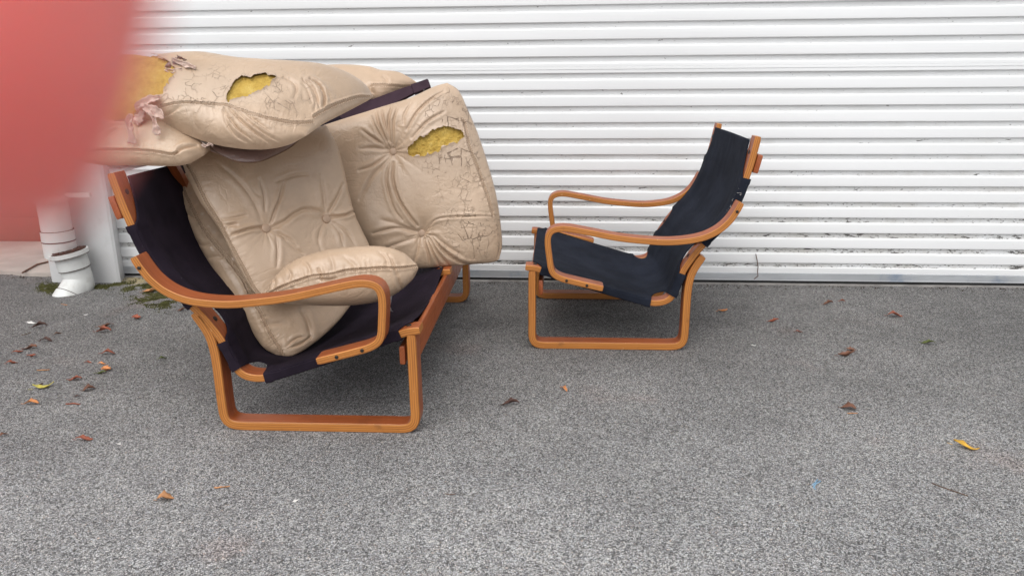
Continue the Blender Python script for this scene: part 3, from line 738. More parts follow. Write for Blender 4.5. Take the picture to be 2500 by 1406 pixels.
    for sm0 in seams:
        q_ = smooth(sm0, 60); L_ = np.linalg.norm(np.diff(q_, axis=0), axis=1).sum(); k_ = max(4, int(L_ / 5.0)); q_ = smooth(sm0, k_)
        tg = np.gradient(q_, axis=0); tg /= np.maximum(np.linalg.norm(tg, axis=1), 1e-9)[:, None]; nr = np.stack([-tg[:, 1], tg[:, 0]], 1)
        for off in (-3.4, 3.4):
            for a_, b_2 in zip(q_ + nr * off, tg):
                i1 = np.argmin((flat[:, 0] - (a_[0] - b_2[0] * 1.3)) ** 2 + (flat[:, 1] - (a_[1] - b_2[1] * 1.3)) ** 2)
                if not keep.reshape(-1)[i1]: continue
                P1 = Vector((FF[i1] + NN[i1] * .0006 - org).tolist()); D = (b_2[0] * R_ - b_2[1] * U_); D = Vector(D.tolist()); nv = Vector(NN[i1].tolist()); D = (D - nv * D.dot(nv))
                if D.length < .2: continue
                D.normalize(); Wv = nv.cross(D) * .0007
                vs = [bmS.verts.new(P1 - Wv), bmS.verts.new(P1 + Wv), bmS.verts.new(P1 + D * .0042 + Wv), bmS.verts.new(P1 + D * .0042 - Wv), bmS.verts.new(P1 + D * .0021 + nv * .0009)]
                for a3 in ((0, 1, 4), (1, 2, 4), (2, 3, 4), (3, 0, 4)): bmS.faces.new([vs[z] for z in a3])
                cnt += 1
    if cnt: from_bm('stitching', bmS, root, [M['thread']], kind='stuff')
    else: bmS.free()
    for (bx, by, sig, dep) in buttons:
        i1 = np.argmin((flat[:, 0] - bx) ** 2 + (flat[:, 1] - by) ** 2)
        P1 = Vector((FF[i1] - org).tolist()); nv = Vector(NN[i1].tolist()); bmB = bmesh.new(); r = .0155
        tube(bmB, [P1 + nv * z for z in (-.004, .006, .010, .0122, .013)], [r * .9, r, r * .93, r * .7, r * .25], 28)
        from_bm('button', bmB, root, [M['button']], True)
    return root, (F, N, X, Y, org)

GRP = 'beige leather cushions heaped on the sofa'
def z3(*l): return [(700 + x / 2.424, 120 + y / 2.424) for x, y in l]
def zf(*l): return [(420 + x / 4.686, 300 + y / 4.686) for x, y in l]
def z4(*l): return [(400 + x / 2.812, 400 + y / 2.812) for x, y in l]
def z2(*l): return [(250 + x / 4.016, 100 + y / 4.016) for x, y in l]
def z7(*l): return [(740 + x / 7.03, 140 + y / 7.03) for x, y in l]
# E: big cushion at the right of the heap
cushion('cushion', 'largest beige leather cushion, two buttons, lens-shaped tear showing foam, at right of heap', 'cushion',
    B=[(880, 600, 2.93), (950, 642, 2.93), (1020, 655, 2.93), (1090, 650, 2.94), (1160, 645, 2.96), (1205, 640, 2.98), (1219, 632, 2.98)],
    R=[(1219, 632, 2.98), (1226, 590, 3.0), (1216, 500, 3.02), (1200, 430, 3.04), (1170, 335, 3.06), (1143, 270, 3.08), (1120, 222, 3.1), (1092, 203, 3.1)],
    T=[(790, 306, 3.02), (850, 287, 3.04), (930, 262, 3.06), (1000, 240, 3.08), (1060, 212, 3.1), (1092, 203, 3.1)],
    L=[(880, 600, 2.93), (842, 500, 2.96), (812, 400, 3.0), (790, 306, 3.02)],
    Tf=.075, Tb=.09, n=380, m=360, p=4.5, q=.5, seed=3, noise=.006, folds=.009,
    buttons=[(957, 368, 34, .040), (1029, 570, 34, .040)],
    creases=[(z3((625, 670), (630, 780), (660, 880), (710, 970), (770, 1045)), 3.0, .011), (z3((603, 680), (590, 780), (610, 880), (640, 960), (680, 1010)), 3, .006),
        (z3((530, 370), (545, 440), (590, 545)), 3, .009), (z3((562, 360), (577, 430), (603, 540)), 2.6, .008), (z3((622, 340), (602, 430), (612, 550)), 3, .009), (z3((655, 350), (632, 430), (628, 560)), 2.6, .006),
        (z3((500, 400), (530, 470), (580, 560)), 3, .006), (z3((445, 480), (500, 520), (580, 570)), 3.4, .006), (z3((430, 590), (500, 585), (580, 592)), 4, .005), (z3((425, 720), (500, 690), (590, 630)), 3.4, .007), (z3((430, 890), (500, 760), (595, 655)), 4, .006),
        (z3((710, 475), (780, 365), (870, 285), (930, 250)), 3, .007), (z3((740, 525), (830, 430), (930, 372)), 3, .006), (z3((690, 440), (700, 380), (740, 310)), 3, .004),
        (z3((812, 1125), (835, 1210), (850, 1300)), 3, .009), (z3((828, 1120), (862, 1200), (905, 1285)), 2.6, .010), (z3((838, 1110), (890, 1200), (965, 1290)), 3, .010), (z3((850, 1100), (925, 1190), (1040, 1268), (1160, 1275)), 3.4, .011), (z3((858, 1090), (940, 1160), (1040, 1220)), 4, .006),
        (z3((835, 1060), (885, 1010), (1000, 993), (1200, 990)), 2.4, .005), (z3((510, 1090), (640, 1060), (760, 1080)), 4, .006), (z3((560, 1190), (660, 1150), (780, 1110)), 4, .005), (z3((780, 1120), (770, 1200), (740, 1290)), 4, .006), (z3((560, 1010), (660, 1040), (750, 1075)), 5, .004)],
    seams=[z3((1048, 420), (1066, 500), (1082, 580), (1125, 690), (1160, 790), (1195, 890), (1222, 985))],
    worn=[(1130, 330, 110, 160, .8), (1150, 480, 90, 150, .5)], cracks=[(1110, 280, 75, 60, .95), (1105, 380, 80, 55, .9), (1135, 460, 65, 90, .55), (1165, 560, 75, 60, .9), (1130, 610, 70, 30, .5)], grime=[(1112, 275, 75, 55, .4), (1100, 390, 60, 40, .25), (1200, 600, 40, 60, .2), (1150, 330, 30, 90, .25)],
    tears=[z3((706, 602), (735, 565), (800, 520), (870, 480), (925, 462), (980, 464), (1030, 484), (1052, 512), (1000, 548), (930, 577), (870, 607), (810, 630), (760, 633), (722, 618))])
# F: square cushion with two buttons in the middle
cushion('cushion', 'square beige leather cushion with two buttons, leaning in the middle of the sofa', 'cushion',
    B=[(651, 733, 2.42), (720, 722, 2.50), (820, 705, 2.62), (915, 668, 2.72)],
    R=[(915, 668, 2.72), (905, 610, 2.73), (882, 560, 2.75), (866, 523, 2.76), (850, 465, 2.78), (838, 410, 2.8), (822, 355, 2.82), (796, 306, 2.84)],
    T=[(434, 364, 2.52), (500, 357, 2.58), (600, 343, 2.66), (700, 325, 2.76), (796, 306, 2.84)],
    L=[(651, 733, 2.42), (628, 722, 2.42), (603, 690, 2.43), (571, 630, 2.44), (537, 562, 2.46), (488, 492, 2.48), (454, 424, 2.50), (434, 364, 2.52)],
    Tf=.050, Tb=.04, n=300, m=280, p=4.0, q=.5, seed=13, noise=.005, folds=.006,
    buttons=[(654, 554, 34, .030), (801, 531, 30, .028)],
    creases=[([(645, 552), (608, 558), (568, 573)], 3, .012), ([(577, 549), (562, 552), (553, 560)], 4, .005), (zf((520, 460), (780, 680), (960, 930), (1030, 1080)), 5, .006), (zf((1010, 640), (1060, 850), (1075, 1000)), 3.4, .006), (zf((1280, 680), (1230, 880), (1175, 1030), (1150, 1130)), 3.2, .007),
        (zf((1170, 1190), (1300, 1120), (1420, 1030), (1550, 985), (1700, 1005), (1750, 1050)), 4.5, .008), (zf((1200, 1240), (1350, 1330), (1430, 1400)), 3.5, .006), ([(677, 572), (680, 610), (677, 650)], 4, .006), ([(684, 570), (713, 600), (741, 622)], 4, .005),
        ([(807, 526), (842, 526), (868, 516)], 3, .012), (zf((1700, 600), (1750, 880), (1765, 1010)), 5, .006), (zf((1960, 700), (1870, 900), (1810, 1020)), 3.4, .006), (zf((1200, 670), (1400, 605), (1560, 590)), 4, .005), ([(815, 545), (832, 570), (838, 600)], 3.5, .006), ([(822, 545), (850, 570), (868, 600)], 4, .006), ([(793, 545), (780, 580), (784, 610)], 4, .004),
        (zf((590, 1110), (720, 1085), (850, 1050)), 3.6, .005), (zf((600, 1170), (680, 1160), (740, 1150)), 4, .005), ([(612, 448), (622, 470), (640, 480)], 4, .003)],
    seams=[[(441, 371), (458, 402), (478, 441), (505, 496), (530, 535), (546, 563), (560, 592), (588, 642), (620, 702), (640, 724)]], pucker=.0028,
    worn=[(600, 640, 90, 80, .35)], grime=[(700, 500, 60, 30, .22)])
# G: cushion standing behind F along the back
cushion('cushion', 'beige leather cushion pushed down behind the square two-button one, rounded end on the seat', 'cushion',
    B=[(678, 868, 2.45), (715, 868, 2.46), (770, 835, 2.52), (825, 785, 2.60), (866, 732, 2.70)],
    R=[(866, 732, 2.70), (800, 620, 2.78), (730, 500, 2.85), (660, 425, 2.9)],
    T=[(424, 446, 2.63), (430, 432, 2.64), (450, 424, 2.66), (540, 420, 2.74), (660, 425, 2.9)],
    L=[(678, 868, 2.45), (640, 845, 2.46), (600, 785, 2.49), (570, 735, 2.51), (535, 680, 2.54), (497, 620, 2.57), (462, 552, 2.60), (438, 490, 2.62), (424, 446, 2.63)],
    Tf=.035, Tb=.07, n=240, m=280, p=4, q=.5, seed=23, noise=.006,
    creases=[(z4((150, 330), (200, 370), (260, 350)), 4, .006), (z4((200, 520), (260, 560), (330, 555)), 4, .006), (z4((260, 660), (330, 640), (400, 640)), 5, .005), (z4((940, 1000), (990, 1090), (1010, 1190)), 6, .01), ([(705, 850), (735, 840), (760, 820)], 3, .006), ([(700, 845), (722, 828), (745, 822)], 3, .005), ([(640, 800), (660, 790), (700, 790)], 5, .004), ([(560, 640), (590, 650), (610, 700)], 5, .006)],
    seams=[[(439, 432), (446, 458), (471, 513), (501, 567), (556, 635), (592, 684), (613, 727), (635, 763), (656, 809), (681, 848), (690, 866)]], pucker=.006,
    grime=[(510, 560, 30, 120, .18)])
# H: small pillow
cushion('pillow', 'small spindle-shaped beige leather pillow lying on the near armrest', 'pillow',
    B=[(648, 731, 2.33), (700, 741, 2.33), (770, 746, 2.33), (850, 746, 2.34), (915, 738, 2.36), (962, 720, 2.38), (1004, 686, 2.4), (1018, 662, 2.4)],
    R=[(1018, 662, 2.4), (1021, 654, 2.4), (1016, 645, 2.41)],
    T=[(649, 716, 2.33), (672, 675, 2.35), (720, 636, 2.37), (790, 612, 2.39), (870, 602, 2.41), (935, 602, 2.42), (985, 617, 2.42), (1016, 645, 2.41)],
    L=[(648, 731, 2.33), (645, 724, 2.33), (649, 716, 2.33)],
    Tf=.065, Tb=.075, n=260, m=130, p=2.6, q=.55, seed=33, noise=.005,
    creases=[(z4((740, 760), (760, 810), (750, 850)), 3.5, .006), (z4((850, 720), (870, 760), (860, 800)), 3.5, .005), (z4((1060, 720), (1075, 755), (1090, 800)), 3, .008), (z4((880, 850), (910, 890), (960, 905)), 4, .007), (z4((1060, 790), (1130, 800), (1180, 790)), 3.5, .007), (z4((1540, 620), (1570, 680), (1600, 760)), 3.5, .006), (z4((1600, 760), (1620, 830), (1640, 880)), 4, .007), (z4((1470, 600), (1520, 640), (1540, 700)), 4, .005), (z4((1240, 640), (1300, 690), (1320, 730)), 5, .004), (z4((1440, 760), (1460, 830), (1450, 890)), 5, .004), (z4((1130, 620), (1160, 680), (1165, 740)), 5, .004), (z4((940, 660), (990, 700), (1010, 760)), 4, .005)],
    seams=[[(648, 722), (684, 702), (720, 688), (756, 676), (784, 672), (809, 670), (845, 661), (877, 658), (933, 654), (969, 655), (1016, 650)]], pucker=.0045)
# A: big torn cushion on top
rA, dA = cushion('cushion', 'big torn beige leather cushion on top of the heap, foam bare at left end', 'cushion',
    B=[(215, 318, 2.38), (270, 316, 2.38), (330, 312, 2.38), (390, 302, 2.38), (445, 325, 2.36), (510, 350, 2.35), (590, 364, 2.34), (650, 365, 2.34), (705, 354, 2.36), (748, 332, 2.38)],
    R=[(748, 332, 2.38), (790, 303, 2.48), (850, 272, 2.62), (895, 248, 2.74), (912, 238, 2.80)],
    T=[(198, 185, 2.62), (215, 152, 2.62), (250, 138, 2.62), (330, 141, 2.6), (385, 149, 2.58), (440, 144, 2.58), (500, 141, 2.6), (580, 152, 2.62), (660, 158, 2.66), (740, 162, 2.7), (800, 168, 2.74), (850, 184, 2.78), (890, 208, 2.8), (912, 238, 2.80)],
    L=[(215, 318, 2.38), (182, 255, 2.48), (198, 185, 2.62)],
    Tf=.085, Tb=.26, bdir=(0, 1, .10), frough=.25, n=520, m=280, p=3.0, q=.5, warp=.72, seed=43, noise=.006, nmix=.75,
    creases=[(z2((1190, 680), (1260, 780), (1350, 880), (1480, 980)), 3, .008), (z2((1250, 670), (1350, 770), (1500, 900), (1640, 1000)), 3, .009), (z2((1310, 680), (1420, 780), (1560, 890), (1740, 990)), 3, .007), (z2((1180, 700), (1230, 820), (1330, 940), (1500, 1020)), 4, .006), (z2((1380, 690), (1500, 780), (1640, 880)), 4, .005),
        (z2((1780, 360), (1870, 410), (1900, 480), (1880, 570)), 4, .006), (z2((2040, 380), (2130, 450), (2180, 560), (2160, 680)), 3.4, .007), (z2((1960, 380), (2040, 470), (2090, 600), (2080, 690)), 3.4, .006), (z7((120, 390), (230, 440), (330, 560), (380, 700), (370, 830)), 3, .008), (z7((0, 400), (120, 480), (210, 620), (260, 780), (290, 900)), 3, .009), (z7((0, 470), (90, 600), (160, 800)), 3.4, .006), (z7((330, 520), (420, 640), (470, 760)), 4, .005),
        (z2((590, 740), (680, 700), (760, 650)), 4, .006), (z2((880, 700), (900, 800), (960, 900)), 6, .005), (z2((990, 950), (1060, 955), (1120, 980)), 4, .006)],
    seams=[z2((575, 645), (700, 620), (860, 610), (1000, 620), (1140, 625), (1230, 640), (1350, 680), (1480, 725), (1620, 760), (1780, 790), (1900, 808), (2060, 800)), z7((175, 1030), (400, 900), (620, 790), (850, 710), (1000, 685), (1170, 690))], pucker=.003,
    worn=[(560, 220, 180, 60, .9), (700, 230, 90, 60, .6)], cracks=[(500, 220, 130, 55, .55), (690, 240, 75, 60, .65), (600, 290, 120, 40, .3)], grime=[(700, 260, 60, 35, .5), (480, 300, 80, 25, .3), (620, 320, 140, 25, .3), (460, 160, 50, 14, .3)],
    tears=[z2((1225, 605), (1225, 560), (1250, 500), (1285, 430), (1310, 385), (1370, 350), (1450, 372), (1510, 335), (1570, 325), (1640, 342), (1700, 362), (1660, 410), (1590, 470), (1480, 520), (1360, 555), (1270, 590)),
           [(60, 100), (300, 100), (400, 145), (425, 165), (424, 182), (410, 205), (395, 225), (370, 240), (350, 252), (335, 275), (320, 290), (270, 300), (60, 300)]])
def flap(pts, wd, Y, root, org, nm='leather_flap', mt='suede', curl=.006, seed=0):
    q = smooth([at(x, y, Y) for x, y in pts], 22); ww = np.interp(np.linspace(0, 1, 22), np.linspace(0, 1, len(wd)), wd) * Y / FPX
    m_ = 9; P = np.zeros((22, m_, 3)); tg = np.gradient(q, axis=0); tg /= np.linalg.norm(tg, axis=1)[:, None]
    side = np.cross(tg, F_); side /= np.linalg.norm(side, axis=1)[:, None]
    for j in range(m_):
        v = j / (m_ - 1) * 2 - 1; jj = ww * (1 + .5 * (vn(np.arange(22) * .6, v * 2, seed) - .5)) * v * .5
        P[:, j] = q + side * jj[:, None] - F_ * (curl * v * v + .012 * (vn(np.arange(22) * .35, v * 1.5 + 9, seed + 1) - .3))[:, None]
    me = grid_mesh(nm, P); me.transform(Matrix.Translation(Vector((-org).tolist())))
    o = link(nm, me, root, [M[mt]], True); md = o.modifiers.new('t', 'SOLIDIFY'); md.thickness = .0022; return o
oA = dA[4]
flap([(330, 262), (350, 252), (375, 243), (392, 240)], [6, 19, 18, 9], 2.335, rA, oA, seed=1)
flap([(352, 262), (372, 270), (390, 280), (400, 288)], [12, 19, 24, 8], 2.32, rA, oA, seed=2)
flap([(368, 272), (376, 288), (380, 302), (384, 318), (388, 330)], [9, 10, 7, 18, 13], 2.315, rA, oA, seed=3)
flap([(322, 280), (318, 305), (322, 330), (325, 352)], [10, 14, 12, 16], 2.30, rA, oA, seed=4)
flap([(342, 262), (340, 285), (332, 304)], [18, 26, 16], 2.35, rA, oA, mt='suede', seed=5, curl=-.002)
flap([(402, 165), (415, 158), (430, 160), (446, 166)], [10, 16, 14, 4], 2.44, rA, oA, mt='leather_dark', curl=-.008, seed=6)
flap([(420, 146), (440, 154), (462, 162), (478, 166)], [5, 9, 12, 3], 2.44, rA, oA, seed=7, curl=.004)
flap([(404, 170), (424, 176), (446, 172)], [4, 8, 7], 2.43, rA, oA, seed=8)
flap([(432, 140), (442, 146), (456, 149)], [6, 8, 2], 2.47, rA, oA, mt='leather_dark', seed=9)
flap([(494, 352), (502, 357), (512, 352), (520, 356)], [3, 5, 4, 2], 2.30, rA, oA, seed=10, curl=.001)
# lining that hangs below A
cushion('cushion', '', 'cushion', B=[(500, 352, 2.40), (535, 377, 2.40), (567, 392, 2.39), (599, 399, 2.39), (633, 396, 2.40), (665, 384, 2.42), (697, 367, 2.44), (719, 352, 2.46), (740, 331, 2.48)],
    R=[(740, 331, 2.48), (742, 327, 2.48), (742, 322, 2.48)], T=[(500, 340, 2.42), (560, 345, 2.43), (640, 350, 2.43), (742, 322, 2.48)], L=[(500, 352, 2.40), (499, 346, 2.41), (500, 340, 2.42)],
    Tf=.012, Tb=.01, n=120, m=40, mt='leather_dark', parent=rA, kname='hanging_lining', noise=.004, seed=53) if False else None
Bl = smooth([at(*q) for q in [(505, 356, 2.41), (535, 377, 2.41), (567, 391, 2.41), (599, 398, 2.41), (633, 395, 2.42), (665, 383, 2.45), (697, 367, 2.48), (719, 352, 2.51), (741, 329, 2.54)]], 80)
Tl = smooth([at(*q) for q in [(505, 345, 2.47), (560, 345, 2.48), (640, 345, 2.50), (741, 318, 2.58)]], 80)
P = np.zeros((80, 20, 3))
for j in range(20):
    t = j / 19; P[:, j] = Bl * (1 - t) + Tl * t - F_ * (.018 * math.sin(math.pi * t))
P += (fbm(np.arange(80)[:, None] / 7, np.arange(20)[None] / 3 + np.zeros((80, 1)), 3) - .5)[..., None] * .008
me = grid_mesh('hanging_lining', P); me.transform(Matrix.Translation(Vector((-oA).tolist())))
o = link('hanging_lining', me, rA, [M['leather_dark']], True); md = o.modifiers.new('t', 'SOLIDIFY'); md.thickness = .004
bm = bmesh.new(); tube(bm, [Vector((q - oA + np.array([0, 0, 0.0])).tolist()) for i, q in enumerate(Bl)], [.0018 + .0008 * rng.random() for _ in Bl], 6)
from_bm('frayed_edge', bm, rA, [M['thread']])
# C: cushion at left under A
cushion('cushion', 'flat beige leather cushion under the big torn one, overhanging sofa back at left', 'cushion',
    B=[(176, 378, 2.36), (205, 396, 2.34), (260, 404, 2.32), (330, 404, 2.32), (400, 406, 2.32), (455, 402, 2.33), (498, 380, 2.36)],
    R=[(498, 380, 2.36), (506, 366, 2.38), (500, 352, 2.40)],
    T=[(178, 305, 2.44), (205, 284, 2.44), (255, 276, 2.44), (320, 280, 2.44), (400, 290, 2.43), (460, 320, 2.42), (500, 352, 2.40)],
    L=[(176, 378, 2.36), (158, 340, 2.4), (178, 305, 2.44)],
    Tf=.050, Tb=.16, bdir=(0, 1, .12), n=260, m=110, p=3.2, q=.5, seed=63, noise=.004, nmix=.8,
    creases=[([(235, 330), (270, 308), (315, 304)], 4, .007), ([(250, 345), (275, 320), (318, 308)], 4, .005), ([(318, 305), (322, 330), (330, 350)], 4, .007), ([(428, 375), (445, 362), (480, 356)], 4, .009)],
    seams=[[(210, 366), (280, 366), (339, 367), (385, 371), (421, 377), (434, 371)]],)
# B: cushion behind A at right
cushion('cushion', 'beige leather cushion behind the big torn one, pointed corner over dark rail', 'cushion',
    B=[(700, 270, 3.2), (800, 262, 3.2), (870, 250, 3.2), (905, 243, 3.2), (932, 247, 3.2), (970, 230, 3.24), (1012, 214, 3.28)],
    R=[(1012, 214, 3.28), (1019, 209, 3.28), (1018, 204, 3.28)],
    T=[(700, 180, 3.35), (780, 168, 3.35), (850, 167, 3.35), (900, 172, 3.34), (935, 183, 3.33), (975, 187, 3.32), (1018, 204, 3.28)],
    L=[(700, 270, 3.2), (690, 225, 3.28), (700, 180, 3.35)],
    Tf=.06, Tb=.18, bdir=(0, 1, .1), n=180, m=90, p=3, q=.5, seed=73, noise=.004, nmix=.8,
    creases=[(z7((1150, 480), (1160, 560), (1210, 620)), 3.5, .01), (z7((1380, 340), (1440, 400), (1460, 450)), 4, .006), (z7((1500, 520), (1540, 580), (1550, 640)), 4, .005)],
    seams=[z7((1170, 495), (1300, 485), (1500, 502), (1700, 512), (1860, 515))])
# D: covered rail poking out
dr = empty('covered_rail', at(930, 262, 3.2), label='rail in dark purple canvas poking out between the top cushions and the largest cushion', cat='rail')
def slab3(name, A, B, wa, wb, th, parent, m, hem=()):
    A = np.array(A); B = np.array(B); d = B - A; L = np.linalg.norm(d); d /= L; side = np.cross(F_, d); side /= np.linalg.norm(side); nrm = np.cross(d, side)
    if nrm @ F_ > 0: nrm = -nrm
    n = 40; bm = bmesh.new(); rings = []; org = np.array(parent.location)
    for i in range(n):
        t = i / (n - 1); w = (wa * (1 - t) + wb * t) / 2; h = th / 2; q = A + d * L * t - org
        if i in (0, n - 1): w *= .9; h *= .6
        rings.append([bm.verts.new((q + side * w * a_ + nrm * h * b_2).tolist()) for a_, b_2 in ((-1, -.6), (-.94, -1), (.94, -1), (1, -.6), (1, .6), (.94, 1), (-.94, 1), (-1, .6))])
    for a_, b_2 in zip(rings[:-1], rings[1:]):
        for q in range(8): bm.faces.new((a_[q], a_[(q + 1) % 8], b_2[(q + 1) % 8], b_2[q]))
    bm.faces.new(rings[0]); bm.faces.new(rings[-1][::-1])
    return from_bm(name, bm, parent, [m])
slab3('canvas_cover', at(740, 338, 3.16), at(1010, 219, 3.19), .10, .036, .03, dr, M['canvas_m'])
slab3('rail_end', at(1008, 220, 3.19), at(1049, 205, 3.195), .040, .036, .034, dr, M['canvas_m'])
bolt((at(1035, 221, 3.165) - np.array(dr.location)).tolist(), tuple(-F_), dr, r=.004)
# dark sheet under A, over E
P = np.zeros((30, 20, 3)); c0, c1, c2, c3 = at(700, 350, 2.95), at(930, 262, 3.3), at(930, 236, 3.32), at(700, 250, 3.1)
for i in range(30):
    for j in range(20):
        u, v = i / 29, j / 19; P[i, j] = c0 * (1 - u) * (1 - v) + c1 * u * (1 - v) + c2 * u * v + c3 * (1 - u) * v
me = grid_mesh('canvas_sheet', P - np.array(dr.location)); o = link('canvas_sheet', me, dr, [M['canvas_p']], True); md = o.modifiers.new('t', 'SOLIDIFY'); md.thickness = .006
# label tag of white tape on the sling
bm = bmesh.new()
q0 = at(951, 728, 2.62); pts = [Vector(at(x, y, Y).tolist()) for x, y, Y in ((953, 722, 2.50), (951, 736, 2.52), (948, 748, 2.54), (953, 758, 2.56), (956, 760, 2.57))]
for a_, b_2 in zip(pts[:-1], pts[1:]):
    w = Vector((.006, 0, 0)); bm.faces.new([bm.verts.new(v) for v in (a_ - w, a_ + w, b_2 + w, b_2 - w)])
bmesh.ops.remove_doubles(bm, verts=bm.verts, dist=.0005)
o = from_bm('cloth_tape', bm, None, [M['white_bit']], label='short white cloth tape hanging below the small pillow', cat='tape'); md = o.modifiers.new('t', 'SOLIDIFY'); md.thickness = .0015
# crumpled film
P = np.zeros((36, 14, 3)); e0 = smooth([at(*q) for q in [(262, 404, 2.36), (300, 402, 2.36), (370, 396, 2.36)]], 36); e1 = smooth([at(*q) for q in [(272, 428, 2.34), (300, 420, 2.34), (330, 412, 2.34), (368, 403, 2.34)]], 36)
for j in range(14):
    t = j / 13; P[:, j] = e0 * (1 - t) + e1 * t + F_ * (.02 * (fbm(np.arange(36) / 3, np.full(36, j / 2.0), 5) - .5))[:, None]
o = link('plastic_film', grid_mesh('plastic_film', P), None, [M['plastic']], False, label='crumpled clear plastic film between the sofa back and the flat cushion', cat='plastic film'); md = o.modifiers.new('t', 'SOLIDIFY'); md.thickness = .001

# ------------------------------------------------------------------ moss, leaves, litter
rng = random.Random(11)
bm = bmesh.new()
def moss(cx, cy, rx, ry, cnt):
    for _ in range(cnt):
        gx, gy = rng.gauss(0, .5), rng.gauss(0, .5); r = math.hypot(gx, gy)
        q = gnd(cx + rx * gx, cy + ry * gy)
        if vn(q[0] * 22, q[1] * 22, 4) < .30 + .18 * r: continue
        s_ = rng.uniform(.002, .008) * max(.4, 1.2 - .5 * r); h_ = s_ * rng.uniform(.35, .9); k = rng.uniform(0, 6.28)
        top = bm.verts.new((q[0] + rng.uniform(-.3, .3) * s_, q[1], h_)); ring = [bm.verts.new((q[0] + s_ * math.cos(k + i * 1.2566) * rng.uniform(.7, 1.2), q[1] + s_ * math.sin(k + i * 1.2566) * rng.uniform(.7, 1.2), -.001)) for i in range(5)]
        for i in range(5): bm.faces.new((top, ring[i], ring[(i + 1) % 5]))
moss(122, 703, 34, 15, 2200); moss(240, 700, 60, 7, 1200); moss(345, 700, 66, 22, 3800); moss(398, 728, 38, 32, 2800); moss(420, 705, 70, 26, 2600); moss(360, 735, 50, 20, 900); moss(290, 694, 20, 8, 700)
from_bm('moss', bm, None, [M['moss']], kind='stuff', label='low dark green moss on the asphalt at the pillar foot')
bm = bmesh.new()     # pale sand washed out at the pillar foot
for _ in range(1500):
    q = gnd(rng.gauss(335, 20), rng.gauss(684, 6)); r = rng.uniform(.001, .0035); a_ = [bm.verts.new((q[0] + r * math.cos(k * 2.1), q[1] + r * math.sin(k * 2.1), 0)) for k in range(3)] + [bm.verts.new((q[0], q[1], r))]
    for c_ in ((0, 1, 3), (1, 2, 3), (2, 0, 3)): bm.faces.new([a_[i] for i in c_])
from_bm('sand', bm, None, [M['sand']], kind='stuff', label='pale yellowish sand at the foot of the pillar beside the moss')
bm = bmesh.new()     # crumbs of grit along the shutter foot and slab edge
for _ in range(2600):
    if rng.random() < .7: s_ = rng.uniform(-2.1, 6.5); q = wall_pt(s_, 0, .05 + abs(rng.gauss(0, .035)))
    else: t = rng.random(); q = sl0 * (1 - t) + sl1 * t + np.array([0, rng.gauss(-.02, .03), 0])
    r = rng.uniform(.0015, .006); add = [bm.verts.new((q[0] + rng.uniform(-r, r), q[1] + rng.uniform(-r, r), rng.uniform(0, r))) for _ in range(3)] + [bm.verts.new((q[0], q[1], r * 1.3))]
    for c_ in ((0, 1, 3), (1, 2, 3), (2, 0, 3)): bm.faces.new([add[i] for i in c_])
from_bm('grit', bm, None, [M['debris']], kind='stuff', label='dark grit along the foot of the shutter and slab')

LEAFC = {'red': (.30, .085, .045), 'brown': (.17, .075, .045), 'dark': (.085, .04, .03), 'tan': (.50, .24, .10), 'orange': (.62, .25, .09), 'yellow': (.55, .48, .10), 'mustard': (.58, .33, .04), 'green': (.10, .12, .03)}
LM = {k: m_simple('leaf_' + k, v, .6, .25, 45, (tuple(x * .4 for x in v), .6), bump=.002, fine=200) for k, v in LEAFC.items()}
def leaf(px, py, wpx, ang, colr, label, shape='folded', seed=0):
    q = gnd(px, py); d = np.linalg.norm(q - C_); L = wpx * 1.12 * d / FPX; r = random.Random(seed * 7 + 1)
    n, m_ = 15, 7; P = np.zeros((n, m_, 3)); asp = {'folded': .46, 'curved': .36, 'stick': .10, 'chip': .6, 'wide': .8}[shape]
    fold = {'folded': r.uniform(.5, 1.1), 'curved': .3, 'stick': .2, 'chip': .2, 'wide': r.uniform(.3, .7)}[shape]; bend = {'curved': .45}.get(shape, r.uniform(-.15, .2)); twist = r.uniform(-.9, .9)
    for i in range(n):
        t = i / (n - 1); w = asp * L * math.sin(math.pi * min(1, t * .96 + .02)) ** .75 * (1 + .18 * math.sin(t * 19 + seed)) / 2
        if shape == 'stick': w = asp * L / 2
        for j in range(m_):
            v = j / (m_ - 1) * 2 - 1
            x = (t - .5) * L; y = v * w * math.cos(fold) + bend * L * (t - .5) ** 2 * 2
            z = abs(v) * w * math.sin(fold) + .10 * L * math.sin(t * 5 + seed) * (shape != 'stick') + twist * (t - .5) * v * w * .8 + .03 * L * math.sin(v * 4 + t * 9)
            P[i, j] = (x, y, z)
    P[..., 2] -= P[..., 2].min() - .002
    me = grid_mesh('dry_leaf', P)
    nm = {'stick': 'wood_splinter', 'chip': 'pale_chip'}.get(shape, 'dry_leaf'); 
    bm_ = bmesh.new(); bm_.from_mesh(me)
    if shape in ('folded', 'curved', 'wide'):
        tube(bm_, [Vector((-.5 * L - .22 * L * (1 - k), .03 * L * (1 - k), .004 + .02 * L * (1 - k))) for k in (0, .5, 1)], .0009, 5)
    me2 = bpy.data.meshes.new(nm); bm_.to_mesh(me2); bm_.free()
    mt_ = LM.get(colr) or M[colr]
    o = link(nm, me2, None, [mt_], True, label=label, cat={'stick': 'wood splinter', 'chip': 'chip'}.get(shape, 'leaf'), group='dry leaves and bits scattered on the asphalt')
    o.location = (q[0], q[1], 0); o.rotation_euler = (0, 0, math.radians(ang)); md = o.modifiers.new('t', 'SOLIDIFY'); md.thickness = .0008
    return o
